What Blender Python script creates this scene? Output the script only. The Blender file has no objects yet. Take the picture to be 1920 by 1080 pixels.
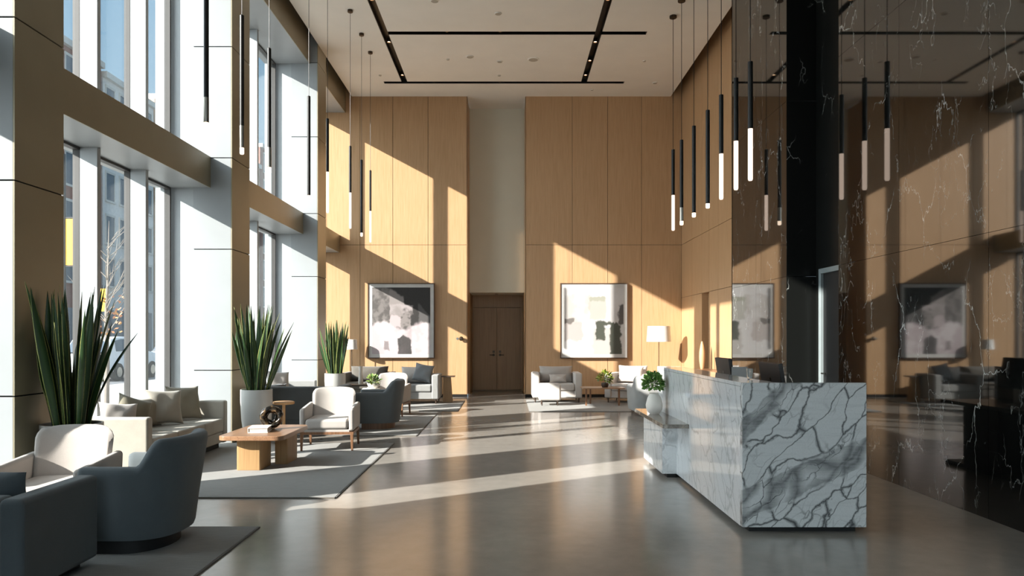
import bpy, bmesh, math, random
from mathutils import Vector, Matrix
PI = math.pi
SC = bpy.context.scene
COL = SC.collection
F = 1400.0            # focal length in pixels of the 1920 px wide frame
VX, VY = 953.0, 632.0 # vanishing point in the frame
EYE = 1.5

def at(px, y, z=None, py=None):
    """world point of a frame column at depth y (z given, or from frame row)"""
    x = (px - VX) * y / F
    if py is not None:
        z = EYE - (py - VY) * y / F
    return x, y, z

# ------------------------------------------------------------------ mesh builder
class MB:
    def __init__(self):
        self.v = []; self.f = []; self.c = None
    def add(self, vs, fs):
        n = len(self.v)
        self.v += [tuple(p) for p in vs]
        self.f += [tuple(i + n for i in q) for q in fs]
        return self
    def box(self, x0, x1, y0, y1, z0, z1):
        vs = [(x0,y0,z0),(x1,y0,z0),(x1,y1,z0),(x0,y1,z0),(x0,y0,z1),(x1,y0,z1),(x1,y1,z1),(x0,y1,z1)]
        return self.add(vs, [(0,3,2,1),(4,5,6,7),(0,1,5,4),(1,2,6,5),(2,3,7,6),(3,0,4,7)])
    def hexa(self, bot, top):
        """frustum from two 4-point loops"""
        return self.add(list(bot)+list(top), [(0,3,2,1),(4,5,6,7),(0,1,5,4),(1,2,6,5),(2,3,7,6),(3,0,4,7)])
    def prism(self, pts, z0, z1):
        n = len(pts)
        vs = [(x,y,z0) for x,y in pts] + [(x,y,z1) for x,y in pts]
        fs = [tuple(range(n-1,-1,-1)), tuple(range(n,2*n))]
        fs += [(i,(i+1)%n,n+(i+1)%n,n+i) for i in range(n)]
        return self.add(vs, fs)
    def grid(self, fn, nu, nv, cu=False, cv=False):
        vs = [fn(i/(nu if cu else nu-1), j/(nv if cv else nv-1)) for i in range(nu) for j in range(nv)]
        fs = []
        for i in range(nu if cu else nu-1):
            for j in range(nv if cv else nv-1):
                a = i*nv+j; b = ((i+1)%nu)*nv+j; c = ((i+1)%nu)*nv+(j+1)%nv; d = i*nv+(j+1)%nv
                fs.append((a,b,c,d))
        return self.add(vs, fs)
    def lathe(self, prof, segs=32, cx=0, cy=0, cap0=True, cap1=True):
        n = len(self.v); m = len(prof)
        for i in range(segs):
            a = 2*PI*i/segs
            for r, z in prof:
                self.v.append((cx+r*math.cos(a), cy+r*math.sin(a), z))
        for i in range(segs):
            k = (i+1) % segs
            for j in range(m-1):
                self.f.append((n+i*m+j, n+k*m+j, n+k*m+j+1, n+i*m+j+1))
        if cap0: self.f.append(tuple(n+i*m for i in range(segs-1,-1,-1)))
        if cap1: self.f.append(tuple(n+i*m+m-1 for i in range(segs)))
        return self
    def tube(self, pts, rad, segs=10):
        pts = [Vector(p) for p in pts]
        if not isinstance(rad, (list, tuple)): rad = [rad]*len(pts)
        n = len(self.v); N = len(pts)
        ref = Vector((0.13,0.31,0.94))
        for i, p in enumerate(pts):
            d = (pts[min(i+1,N-1)] - pts[max(i-1,0)]).normalized()
            if abs(d.dot(ref)) > 0.98: rr = Vector((1,0,0))
            else: rr = ref
            a = d.cross(rr).normalized(); b = d.cross(a).normalized()
            for s in range(segs):
                t = 2*PI*s/segs
                q = p + (a*math.cos(t) + b*math.sin(t))*rad[i]
                self.v.append(tuple(q))
        for i in range(N-1):
            for s in range(segs):
                k = (s+1) % segs
                self.f.append((n+i*segs+s, n+i*segs+k, n+(i+1)*segs+k, n+(i+1)*segs+s))
        self.f.append(tuple(n+s for s in range(segs-1,-1,-1)))
        self.f.append(tuple(n+(N-1)*segs+s for s in range(segs)))
        return self
    def xform(self, m, start=0):
        for i in range(start, len(self.v)):
            self.v[i] = tuple(m @ Vector(self.v[i]))
        return self
    def build(self, name, mat, parent=None, bevel=0, seg=3, sub=0, smooth=None, kind=None, loc=None, rot=None, angle=40):
        me = bpy.data.meshes.new(name)
        me.from_pydata(self.v, [], self.f)
        bm = bmesh.new(); bm.from_mesh(me)
        bmesh.ops.recalc_face_normals(bm, faces=bm.faces)
        bm.to_mesh(me); bm.free()
        if self.c:
            at_ = me.color_attributes.new('tint', 'FLOAT_COLOR', 'POINT')
            for i, c in enumerate(self.c): at_.data[i].color = (c[0], c[1], c[2], 1)
        me.materials.append(mat)
        o = bpy.data.objects.new(name, me); COL.objects.link(o)
        if parent: o.parent = parent
        if loc: o.location = loc
        if rot: o.rotation_euler = rot
        if bevel:
            md = o.modifiers.new('soft_edges', 'BEVEL'); md.width = bevel; md.segments = seg
            md.limit_method = 'ANGLE'; md.angle_limit = math.radians(35); md.harden_normals = True
            for p in me.polygons: p.use_smooth = True
        elif smooth is None or smooth:
            for p in me.polygons: p.use_smooth = True
            me.set_sharp_from_angle(angle=math.radians(angle))
        if sub:
            md = o.modifiers.new('sub', 'SUBSURF'); md.levels = sub; md.render_levels = sub
        if kind: o['kind'] = kind
        return o

def tag(o, label=None, cat=None, group=None, kind=None):
    if label: o['label'] = label
    if cat: o['category'] = cat
    if group: o['group'] = group
    if kind: o['kind'] = kind
    return o
def thing(name, label, cat, loc=(0,0,0), rz=0, group=None):
    o = bpy.data.objects.new(name, None); COL.objects.link(o)
    o.empty_display_size = 0.1
    o.location = loc; o.rotation_euler = (0,0,rz)
    return tag(o, label, cat, group)
KIDS = {}
def dup(root, loc, rz=None, label=None, group=None, scale=None):
    def cp(o, par):
        c = o.copy(); COL.objects.link(c)
        if par: c.parent = par
        for ch in list(o.children): cp(ch, c)
        return c
    r = cp(root, None)
    r.location = loc
    if rz is not None: r.rotation_euler = (0,0,rz)
    if label: r['label'] = label
    if group: r['group'] = group
    if scale: r.scale = scale
    return r

# ------------------------------------------------------------------ materials
def s2l(c):
    return c/12.92 if c <= 0.04045 else ((c+0.055)/1.055)**2.4
def rgb(r, g, b):
    return (s2l(r/255), s2l(g/255), s2l(b/255), 1)
class NT:
    def __init__(self, name):
        self.m = bpy.data.materials.new(name); self.m.use_nodes = True
        self.t = self.m.node_tree; self.t.nodes.clear()
        self.out = self.n('ShaderNodeOutputMaterial')
    def n(self, kind, **kw):
        o = self.t.nodes.new(kind)
        for k, v in kw.items():
            if k.startswith('i_'): o.inputs[k[2:].replace('_', ' ')].default_value = v
            else: setattr(o, k, v)
        return o
    def l(self, a, b): self.t.links.new(a, b)
    def coords(self, scale=(1,1,1), rot=(0,0,0), loc=(0,0,0)):
        tc = self.n('ShaderNodeTexCoord'); mp = self.n('ShaderNodeMapping')
        mp.inputs['Scale'].default_value = scale; mp.inputs['Rotation'].default_value = rot; mp.inputs['Location'].default_value = loc
        self.l(tc.outputs['Object'], mp.inputs['Vector'])
        return mp.outputs['Vector']
    def noise(self, vec, scale=5, detail=3, rough=0.5, dist=0):
        o = self.n('ShaderNodeTexNoise')
        o.inputs['Scale'].default_value = scale; o.inputs['Detail'].default_value = detail
        o.inputs['Roughness'].default_value = rough; o.inputs['Distortion'].default_value = dist
        self.l(vec, o.inputs['Vector'])
        return o
    def ramp(self, fac, stops):
        o = self.n('ShaderNodeValToRGB'); el = o.color_ramp.elements
        while len(el) < len(stops): el.new(0.5)
        for e, (p, c) in zip(el, stops):
            e.position = p; e.color = c if len(c) == 4 else (*c, 1)
        self.l(fac, o.inputs['Fac'])
        return o.outputs['Color']
    def math(self, op, a, b=None, clamp=False):
        o = self.n('ShaderNodeMath', operation=op, use_clamp=clamp)
        for i, x in enumerate((a, b)):
            if x is None: continue
            if isinstance(x, (int, float)): o.inputs[i].default_value = x
            else: self.l(x, o.inputs[i])
        return o.outputs[0]
    def mix(self, fac, a, b, mode='MIX'):
        o = self.n('ShaderNodeMix', data_type='RGBA', blend_type=mode)
        for s, x in ((o.inputs[0], fac), (o.inputs[6], a), (o.inputs[7], b)):
            if isinstance(x, (int, float)): s.default_value = x
            elif isinstance(x, tuple): s.default_value = x
            else: self.l(x, s)
        return o.outputs[2]
    def bsdf(self, color, rough=0.5, metal=0, ior=1.45, coat=0, coat_rough=0.05, sheen=0, spec=None):
        b = self.n('ShaderNodeBsdfPrincipled')
        for key, x in (('Base Color', color), ('Roughness', rough), ('Metallic', metal), ('IOR', ior), ('Coat Weight', coat), ('Coat Roughness', coat_rough), ('Sheen Weight', sheen)):
            if isinstance(x, (int, float, tuple)): b.inputs[key].default_value = x
            else: self.l(x, b.inputs[key])
        if spec is not None: b.inputs['Specular IOR Level'].default_value = spec
        self.l(b.outputs['BSDF'], self.out.inputs['Surface'])
        self.b = b
        return b
    def bump(self, h, strength=0.2, dist=0.01):
        o = self.n('ShaderNodeBump'); o.inputs['Strength'].default_value = strength; o.inputs['Distance'].default_value = dist
        self.l(h, o.inputs['Height']); self.l(o.outputs['Normal'], self.b.inputs['Normal'])

def mul(c, k): return (c[0]*k, c[1]*k, c[2]*k, 1)
def plain(name, c, rough=0.5, metal=0, var=0.06, scale=6, ior=1.45, coat=0, bump=0, spec=None):
    t = NT(name); v = t.coords()
    nz = t.noise(v, scale, 4)
    col = t.ramp(nz.outputs['Fac'], [(0.3, mul(c, 1-var)), (0.7, mul(c, 1+var))])
    t.bsdf(col, rough, metal, ior, coat, spec=spec)
    if bump: t.bump(t.noise(v, scale*14, 2).outputs['Fac'], bump, 0.004)
    return t.m
def fabric(name, c, scale=420, var=0.13, bump=0.35, sheen=0.25):
    t = NT(name); v = t.coords()
    a = t.noise(v, scale, 2, 0.6); b = t.noise(v, 9, 3)
    f = t.math('ADD', t.math('MULTIPLY', a.outputs['Fac'], 0.7), t.math('MULTIPLY', b.outputs['Fac'], 0.3))
    col = t.ramp(f, [(0.3, mul(c, 1-var)), (0.7, mul(c, 1+var))])
    t.bsdf(col, 0.92, sheen=sheen, spec=0.15)
    t.bump(a.outputs['Fac'], bump, 0.003)
    return t.m
def wood(name, light, dark, axis='Z', grain=1.0, rough=0.42, ior=1.45):
    t = NT(name)
    s = {'X': (1.0, 34, 34), 'Y': (34, 1.0, 34), 'Z': (34, 34, 1.0)}[axis]
    s2 = {'X': (0.5, 150, 150), 'Y': (150, 0.5, 150), 'Z': (150, 150, 2.2)}[axis]
    v = t.coords(tuple(k*grain for k in s)); v2 = t.coords(tuple(k*grain for k in s2))
    a = t.noise(v, 1.0, 4, 0.55, 0.6); b = t.noise(v2, 1.0, 2, 0.5)
    f = t.math('ADD', t.math('MULTIPLY', a.outputs['Fac'], 0.45), t.math('MULTIPLY', b.outputs['Fac'], 0.55))
    col = t.ramp(f, [(0.32, dark), (0.55, light), (0.75, mul(light, 1.08))])
    t.bsdf(col, rough, ior=ior)
    t.bump(b.outputs['Fac'], 0.06, 0.002)
    return t.m
def glow(name, c, strength):
    t = NT(name); e = t.n('ShaderNodeEmission')
    v = t.coords(); nz = t.noise(v, 20, 1)
    col = t.ramp(nz.outputs['Fac'], [(0.2, mul(c, 0.97)), (0.8, mul(c, 1.0))])
    t.l(col, e.inputs['Color']); e.inputs['Strength'].default_value = strength
    t.l(e.outputs['Emission'], t.out.inputs['Surface'])
    return t.m

MAT = {}
MAT['oak'] = wood('oak_wall_veneer', rgb(184,148,111), rgb(167,131,91), 'Z', 1.0, 0.42)
MAT['oak_door'] = wood('oak_door_veneer', rgb(168,134,92), rgb(146,112,74), 'Z', 0.8)
MAT['walnut'] = wood('walnut_table', rgb(150,114,86), rgb(116,84,62), 'Y', 0.7, 0.3)
MAT['walnut_x'] = wood('walnut_across', rgb(150,116,88), rgb(116,86,62), 'X', 0.7, 0.35)
MAT['leg_wood'] = wood('leg_wood', rgb(128,92,66), rgb(94,66,46), 'Z', 1.0, 0.4)
MAT['dark_wood'] = wood('dark_stained_wood', rgb(70,55,44), rgb(42,33,27), 'X', 1.0, 0.35)
MAT['light_oak'] = wood('pale_oak_table', rgb(222,178,128), rgb(198,150,100), 'Z', 0.8)
MAT['black'] = plain('black_metal', rgb(26,25,24), 0.4, 0.2)
MAT['gap'] = plain('joint_shadow_black', rgb(14,12,10), 0.9)
MAT['plinth'] = plain('plinth_dark', rgb(20,20,20), 0.6)
MAT['white_paint'] = plain('ceiling_paint', rgb(236,231,222), 0.85, var=0.02, scale=2)
MAT['soffit'] = plain('niche_paint', rgb(222,216,198), 0.85, var=0.02, scale=2)
MAT['panel'] = plain('champagne_panel', rgb(148,152,154), 0.38, 0.0, var=0.025, scale=3, ior=1.5)
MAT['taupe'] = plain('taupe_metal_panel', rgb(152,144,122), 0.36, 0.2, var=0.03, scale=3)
MAT['fin'] = plain('white_mullion', rgb(160,164,166), 0.4, var=0.02)
MAT['gasket'] = plain('dark_gasket', rgb(58,56,54), 0.5)
MAT['roof'] = plain('upper_soffit', rgb(120,112,100), 0.9)
MAT['steel'] = plain('brushed_steel', rgb(170,165,155), 0.3, 1.0)
MAT['bronze'] = plain('dark_bronze', rgb(70,58,46), 0.4, 0.7)
MAT['chrome_grey'] = plain('door_frame_grey', rgb(150,160,162), 0.35, 0.3)
MAT['f_navy'] = fabric('blue_grey_felt', rgb(93,100,103))
MAT['f_slate'] = fabric('slate_felt', rgb(94,97,98))
MAT['f_cream'] = fabric('cream_boucle', rgb(174,167,161), 260, 0.08)
MAT['f_white'] = fabric('white_linen', rgb(192,185,179), 260, 0.06)
MAT['f_sand'] = fabric('sand_linen', rgb(160,154,143))
MAT['f_taupe'] = fabric('taupe_linen', rgb(138,131,117))
MAT['f_olive'] = fabric('grey_olive_linen', rgb(122,117,102))
MAT['f_grey'] = fabric('mid_grey_wool', rgb(142,142,140))
MAT['f_dark'] = fabric('dark_grey_wool', rgb(92,88,82))
MAT['f_cushgrey'] = fabric('cushion_grey', rgb(120,122,124))
MAT['pot'] = plain('ceramic_pot_white', rgb(172,171,167), 0.35, var=0.03)
MAT['soil'] = plain('potting_soil', rgb(48,38,30), 0.95, var=0.3, scale=40, bump=0.6)
MAT['paper'] = plain('white_paper', rgb(188,186,183), 0.7)
MAT['shade'] = plain('lamp_shade_linen', rgb(216,216,214), 0.8, var=0.02)
MAT['screen'] = plain('monitor_shell', rgb(34,33,33), 0.35)
MAT['screen_glass'] = plain('monitor_glass', rgb(10,10,12), 0.08)
MAT['emblem'] = plain('monitor_emblem', rgb(14,14,14), 0.2)
MAT['vase_tan'] = plain('tan_clay', rgb(186,150,112), 0.6)
MAT['vase_white'] = plain('white_clay', rgb(228,222,214), 0.6)
MAT['book'] = plain('book_cloth_white', rgb(226,222,214), 0.7)
MAT['book_green'] = plain('book_cloth_sage', rgb(150,156,128), 0.7)

# rugs
def rugmat(name, c):
    t = NT(name); v = t.coords((1,14,1)); v2 = t.coords()
    a = t.noise(v, 9, 4, 0.6); b = t.noise(v2, 300, 2)
    f = t.math('ADD', t.math('MULTIPLY', a.outputs['Fac'], 0.6), t.math('MULTIPLY', b.outputs['Fac'], 0.4))
    col = t.ramp(f, [(0.3, mul(c, 0.78)), (0.7, mul(c, 1.15))])
    t.bsdf(col, 0.95, sheen=0.1, spec=0.1); t.bump(b.outputs['Fac'], 0.5, 0.006)
    return t.m
MAT['rug'] = rugmat('grey_woven_rug', rgb(148,147,144))
MAT['rug_edge'] = fabric('rug_binding', rgb(92,86,78))

# polished concrete floor
t = NT('polished_concrete'); v = t.coords()
a = t.noise(v, 0.7, 5, 0.55); b = t.noise(v, 6, 5, 0.6); c = t.noise(v, 160, 2)
f = t.math('ADD', t.math('ADD', t.math('MULTIPLY', a.outputs['Fac'], 0.5), t.math('MULTIPLY', b.outputs['Fac'], 0.3)), t.math('MULTIPLY', c.outputs['Fac'], 0.2))
col = t.ramp(f, [(0.35, rgb(142,137,130)), (0.65, rgb(166,160,152))])
rr = t.math('ADD', t.math('MULTIPLY', b.outputs['Fac'], 0.05), 0.15)
t.bsdf(col, rr, ior=1.85)
MAT['floor'] = t.m

# glass: clear pane that lets the sun through, with a fresnel reflection
t = NT('window_glass'); lw = t.n('ShaderNodeLayerWeight'); lw.inputs['Blend'].default_value = 0.5
refl = t.math('ADD', t.math('MULTIPLY', t.math('POWER', lw.outputs['Facing'], 5.0), 0.75), 0.03)
tr = t.n('ShaderNodeBsdfTransparent'); tr.inputs['Color'].default_value = (0.96, 0.98, 0.98, 1)
gl = t.n('ShaderNodeBsdfGlossy'); gl.inputs['Roughness'].default_value = 0.02
mx = t.n('ShaderNodeMixShader'); t.l(refl, mx.inputs[0]); t.l(tr.outputs[0], mx.inputs[1]); t.l(gl.outputs[0], mx.inputs[2])
t.l(mx.outputs[0], t.out.inputs['Surface'])
MAT['glass'] = t.m
t = NT('drinking_glass'); b = t.bsdf((0.9,0.93,0.92,1), 0.03, ior=1.45); b.inputs['Transmission Weight'].default_value = 0.95
MAT['clear'] = t.m

# black marble, polished, sparse white veins
t = NT('black_marble')
tc = t.coords((1,1,0.45)); wob = t.noise(tc, 2.2, 5, 0.6)
vm = t.n('ShaderNodeVectorMath', operation='MULTIPLY_ADD')
t.l(wob.outputs['Color'], vm.inputs[0]); vm.inputs[1].default_value = (0.7,0.7,0.7); t.l(tc, vm.inputs[2])
vo = t.n('ShaderNodeTexVoronoi', feature='DISTANCE_TO_EDGE'); vo.inputs['Scale'].default_value = 1.5
t.l(vm.outputs[0], vo.inputs['Vector'])
line = t.math('SUBTRACT', 1.0, t.math('MULTIPLY', vo.outputs['Distance'], 120), True)
vo2 = t.n('ShaderNodeTexVoronoi', feature='DISTANCE_TO_EDGE'); vo2.inputs['Scale'].default_value = 4.5
t.l(vm.outputs[0], vo2.inputs['Vector'])
line2 = t.math('SUBTRACT', 1.0, t.math('MULTIPLY', vo2.outputs['Distance'], 60), True)
msk = t.noise(t.coords((1,1,0.5), loc=(3,1,2)), 2.3, 3)
m1 = t.math('MULTIPLY', t.math('SUBTRACT', msk.outputs['Fac'], 0.45), 6, True)
msk2 = t.noise(t.coords((1,1,0.4), loc=(9,4,2)), 3.1, 4)
m2 = t.math('MULTIPLY', t.math('SUBTRACT', msk2.outputs['Fac'], 0.51), 7, True)
fac = t.math('ADD', t.math('MULTIPLY', line, m1), t.math('MULTIPLY', t.math('MULTIPLY', line2, m2), 0.6), True)
dust = t.noise(t.coords(), 3, 6)
base = t.ramp(dust.outputs['Fac'], [(0.35, (0.004,0.0045,0.0045,1)), (0.7, (0.010,0.011,0.010,1))])
col = t.mix(t.math('MULTIPLY', fac, 0.9), base, (0.62,0.64,0.62,1))
t.bsdf(col, 0.035, ior=2.05)
MAT['black_marble'] = t.m
t = NT('honed_black_marble'); vo = t.n('ShaderNodeTexVoronoi', feature='DISTANCE_TO_EDGE'); vo.inputs['Scale'].default_value = 1.8
wv = t.coords((1,1,0.6)); wn_ = t.noise(wv, 3, 4); vm = t.n('ShaderNodeVectorMath', operation='MULTIPLY_ADD'); t.l(wn_.outputs['Color'], vm.inputs[0]); vm.inputs[1].default_value = (0.5,0.5,0.5); t.l(wv, vm.inputs[2])
t.l(vm.outputs[0], vo.inputs['Vector']); ln = t.math('SUBTRACT', 1.0, t.math('MULTIPLY', vo.outputs['Distance'], 90), True)
mk = t.math('MULTIPLY', t.math('SUBTRACT', t.noise(wv, 1.7, 2).outputs['Fac'], 0.5), 6, True)
t.bsdf(t.mix(t.math('MULTIPLY', ln, mk), (0.006,0.0065,0.006,1), (0.4,0.42,0.4,1)), 0.32, ior=1.3)
MAT['honed'] = t.m

# white marble with grey veins running up to the right
def calacatta(name, rot, strength=1.0, rough=0.08, ior=1.6, seed=0.0, white=(214,217,216), bands=(), stretch=(1.9,5.0,5.0), wobble=0.16):
    t = NT(name)
    rc = t.coords((1,1,1), rot, (seed,seed*0.7,seed*1.3))     # turned so that local X runs along the veins
    w1 = t.noise(rc, 2.0, 3, 0.5); w2 = t.noise(rc, 11, 4, 0.6)
    va = t.n('ShaderNodeVectorMath', operation='MULTIPLY_ADD'); t.l(w1.outputs['Color'], va.inputs[0]); va.inputs[1].default_value = (wobble*2.0,)*3; t.l(rc, va.inputs[2])
    vm = t.n('ShaderNodeVectorMath', operation='MULTIPLY_ADD'); t.l(w2.outputs['Color'], vm.inputs[0]); vm.inputs[1].default_value = (wobble*0.26,)*3; t.l(va.outputs[0], vm.inputs[2])
    st = t.n('ShaderNodeVectorMath', operation='MULTIPLY'); st.inputs[1].default_value = stretch
    t.l(vm.outputs[0], st.inputs[0])
    pos = t.n('ShaderNodeSeparateXYZ'); tc = t.n('ShaderNodeTexCoord'); t.l(tc.outputs['Object'], pos.inputs[0])
    bandn = t.noise(t.coords(), 3.2, 4, 0.55)
    band = None
    for nx, nz, c, wd in bands:
        d = t.math('ADD', t.math('MULTIPLY', pos.outputs['X'], nx), t.math('MULTIPLY', pos.outputs['Z'], nz))
        d = t.math('ADD', t.math('SUBTRACT', d, c), t.math('MULTIPLY', t.math('SUBTRACT', bandn.outputs['Fac'], 0.5), 0.16))
        q = t.math('MULTIPLY', t.math('SUBTRACT', wd, t.math('ABSOLUTE', d)), 26, True)
        band = q if band is None else t.math('MAXIMUM', band, q)
    if band is None: band = t.math('MULTIPLY', t.math('SUBTRACT', bandn.outputs['Fac'], 0.62), 6, True)
    th = t.noise(rc, 3.0, 2)
    kk = t.math('ADD', t.math('MULTIPLY', th.outputs['Fac'], -36), 38)
    kk = t.math('ADD', t.math('MULTIPLY', kk, t.math('SUBTRACT', 1.0, band)), t.math('MULTIPLY', band, 3.2))
    vo = t.n('ShaderNodeTexVoronoi', feature='DISTANCE_TO_EDGE'); vo.inputs['Scale'].default_value = 1.3
    t.l(st.outputs[0], vo.inputs['Vector'])
    big = t.math('SUBTRACT', 1.0, t.math('MULTIPLY', vo.outputs['Distance'], kk), True)
    vs = t.n('ShaderNodeTexVoronoi', feature='DISTANCE_TO_EDGE'); vs.inputs['Scale'].default_value = 2.3
    t.l(st.outputs[0], vs.inputs['Vector'])
    small = t.math('SUBTRACT', 1.0, t.math('MULTIPLY', vs.outputs['Distance'], 22), True)
    ms = t.math('MULTIPLY', t.math('SUBTRACT', th.outputs['Fac'], 0.42), 4, True)
    fine = t.math('MULTIPLY', small, t.math('ADD', t.math('MULTIPLY', ms, 0.85), t.math('MULTIPLY', band, 0.5)))
    streak = t.noise(t.coords((1.5,22,22), rot), 1.6, 5, 0.65, 0.4)
    sfac = t.math('MULTIPLY', t.math('SUBTRACT', streak.outputs['Fac'], 0.30), 2.6, True)
    inband = t.math('MULTIPLY', t.math('MULTIPLY', big, band), t.math('ADD', t.math('MULTIPLY', sfac, 0.35), 0.6))
    line = t.math('MULTIPLY', big, t.math('SUBTRACT', 1.0, band))
    veil = t.math('MULTIPLY', t.math('SUBTRACT', streak.outputs['Fac'], 0.5), 0.7, True)
    tot = t.math('MAXIMUM', t.math('MAXIMUM', line, fine), t.math('MAXIMUM', inband, veil))
    tot = t.math('MULTIPLY', tot, strength, True)
    sp = t.noise(t.coords(), 90, 2)
    base = t.ramp(sp.outputs['Fac'], [(0.3, mul(rgb(*white), 0.93)), (0.6, rgb(*white))])
    col = t.mix(tot, base, rgb(38,42,46))
    t.bsdf(col, rough, ior=ior)
    return t.m
MAT['marble_end'] = calacatta('white_marble_end', (0, math.radians(50), 0), 0.95, 0.12, 1.5, 0.35, (222,225,225), ((-0.41,0.91,-0.545,0.14),(-0.7,0.7,-0.70,0.09)), (1.5,5.2,5.2))
MAT['marble_side'] = calacatta('white_marble_side', (math.radians(-62), 0, math.radians(90)), 0.34, 0.04, 1.75, 1.7, (228,230,231), (), (1.0,4.5,4.5), 0.2)
t = NT('grey_marble_slab'); v = t.coords()
a = t.noise(v, 5, 6, 0.65, 1.2)
t.bsdf(t.ramp(a.outputs['Fac'], [(0.3, rgb(60,54,48)), (0.5, rgb(120,110,98)), (0.68, rgb(170,160,146))]), 0.06, ior=1.6)
MAT['slab'] = t.m

# leaves
t = NT('snake_plant_leaf'); at_ = t.n('ShaderNodeAttribute'); at_.attribute_name = 'tint'
v = t.coords((3,3,22)); nz = t.noise(v, 3, 3, 0.6, 0.8)
t.bsdf(t.mix(t.math('MULTIPLY', t.math('SUBTRACT', nz.outputs['Fac'], 0.45), 2.5, True), at_.outputs['Color'], rgb(120,140,96), 'MIX') if False else t.mix(t.ramp(nz.outputs['Fac'], [(0.4,(0,0,0,1)),(0.65,(0.45,0.45,0.45,1))]), at_.outputs['Color'], rgb(44,66,40)), 0.38)
MAT['snake'] = t.m
t = NT('small_leaf'); at_ = t.n('ShaderNodeAttribute'); at_.attribute_name = 'tint'
nz = t.noise(t.coords(), 40, 2)
t.bsdf(t.mix(t.math('MULTIPLY', nz.outputs['Fac'], 0.3), at_.outputs['Color'], rgb(50,80,30)), 0.5)
MAT['leaf'] = t.m
# printed artwork
t = NT('art_print'); at_ = t.n('ShaderNodeAttribute'); at_.attribute_name = 'tint'
nz = t.noise(t.coords(), 60, 4, 0.7)
t.bsdf(t.mix(t.math('MULTIPLY', nz.outputs['Fac'], 0.12), at_.outputs['Color'], rgb(150,140,136)), 0.55)
MAT['art'] = t.m
# knotted sculpture
t = NT('mottled_bronze'); v = t.coords()
vo = t.n('ShaderNodeTexVoronoi', feature='SMOOTH_F1'); vo.inputs['Scale'].default_value = 24; t.l(v, vo.inputs['Vector'])
t.bsdf(t.ramp(vo.outputs['Distance'], [(0.3, rgb(22,20,17)), (0.55, rgb(52,44,34)), (0.75, rgb(150,120,84))]), 0.22, 0.3)
t.bump(vo.outputs['Distance'], 0.4, 0.01)
MAT['sculpt'] = t.m
SUN_E = 8.6; SKY_E = 1.0; HALO = 3.1; EXPO = 0.88
# ================================================================== ROOM SHELL
XL = -3.90            # room face of the columns
XG = -4.80            # glass plane
XR = 4.32             # oak wall on the right
XM = 3.95             # black marble wall
YB = 18.62            # back wall
ZC = 7.50             # ceiling
ZR = 7.95             # underside of the slab above

def S(name, mb, m, **k):
    return mb.build(name, m, kind='structure', **k)

S('floor', MB().box(-5.0, 5.2, -7, 21.3, -0.12, 0.0), MAT['floor'])

# ceiling with real slots for the spotlights
slots = [(-2.51,-2.37,2.0,17.68),(1.71,1.85,2.0,17.68),(-2.37,2.73,14.66,14.82),(-2.93,2.73,17.53,17.68)]
xs = sorted({XL, 4.05, *[a for s in slots for a in s[:2]]}); ys = sorted({-7.0, YB, *[a for s in slots for a in s[2:]]})
def is_slot(x, y): return any(a < x < b and c < y < d for a, b, c, d in slots)
ce = MB(); ch = MB()
for i in range(len(xs)-1):
    for j in range(len(ys)-1):
        cx, cy = (xs[i]+xs[i+1])/2, (ys[j]+ys[j+1])/2
        if not is_slot(cx, cy): ce.box(xs[i], xs[i+1], ys[j], ys[j+1], ZC, ZC+0.09)
        else:
            ch.box(xs[i], xs[i+1], ys[j], ys[j+1], ZC+0.10, ZC+0.12)
            e = 0.012
            for (nx, ny, bx) in ((xs[i]-0.01, cy, (xs[i], xs[i]+e, ys[j], ys[j+1])), (xs[i+1]+0.01, cy, (xs[i+1]-e, xs[i+1], ys[j], ys[j+1])),
                                 (cx, ys[j]-0.01, (xs[i], xs[i+1], ys[j], ys[j]+e)), (cx, ys[j+1]+0.01, (xs[i], xs[i+1], ys[j+1]-e, ys[j+1]))):
                if not is_slot(nx, ny): ch.box(*bx, ZC+0.002, ZC+0.10)
ce.box(-1.02, 0.425, YB, 19.63, ZC, ZC+0.09)
S('ceiling', ce, MAT['white_paint'])
S('trim_1', ch, MAT['black'])
S('ceiling_upper', MB().box(-5.0, 5.2, -7, 21.3, ZR, ZR+0.2), MAT['roof'])

# ---- panelled walls: veneer boards with dark joints over a core
def panel_face(mb, axis, pos, th, cuts, rows, gap=0.009, skip=None):
    for i in range(len(cuts)-1):
        for j in range(len(rows)-1):
            a, b = cuts[i]+gap/2, cuts[i+1]-gap/2; z0, z1 = rows[j]+gap/2, rows[j+1]-gap/2
            if skip and skip((a+b)/2, (z0+z1)/2): continue
            if axis == 'y': mb.box(a, b, pos, pos+th, z0, z1)
            else: mb.box(min(pos,pos+th), max(pos,pos+th), a, b, z0, z1)
    return mb
ROWS = [0.07, 3.80, ZR]
def wx(px): return (px-VX)*YB/F
# back wall, left of the niche
core = MB().box(-5.0, -1.02-0.02, YB+0.02, YB+0.30, 0, ZR)
S('wall_back_core', core, MAT['gap'])
b = MB(); panel_face(b, 'y', YB, 0.02, [-4.9]+[wx(p) for p in (612, 675, 736.5, 802.5)]+[-1.02], ROWS)
b.box(-1.035, -1.02, YB, 19.63, 0.07, ZC-0.02)
S('wall_back_left', b, MAT['oak'])
core = MB().box(0.445, 4.9, YB+0.02, YB+0.30, 0, ZR)
S('wall_back_core_right', core, MAT['gap'])
b = MB(); panel_face(b, 'y', YB, 0.02, [0.425]+[wx(p) for p in (1073, 1139.5, 1203)]+[XR], ROWS)
b.box(0.425, 0.44, YB, 19.63, 0.07, ZC-0.02)
S('wall_back_right', b, MAT['oak'])
S('baseboard_back', MB().box(-5, -1.02, YB+0.006, YB+0.02, 0, 0.07).box(0.425, XR, YB+0.006, YB+0.02, 0, 0.07), MAT['gap'])
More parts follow.
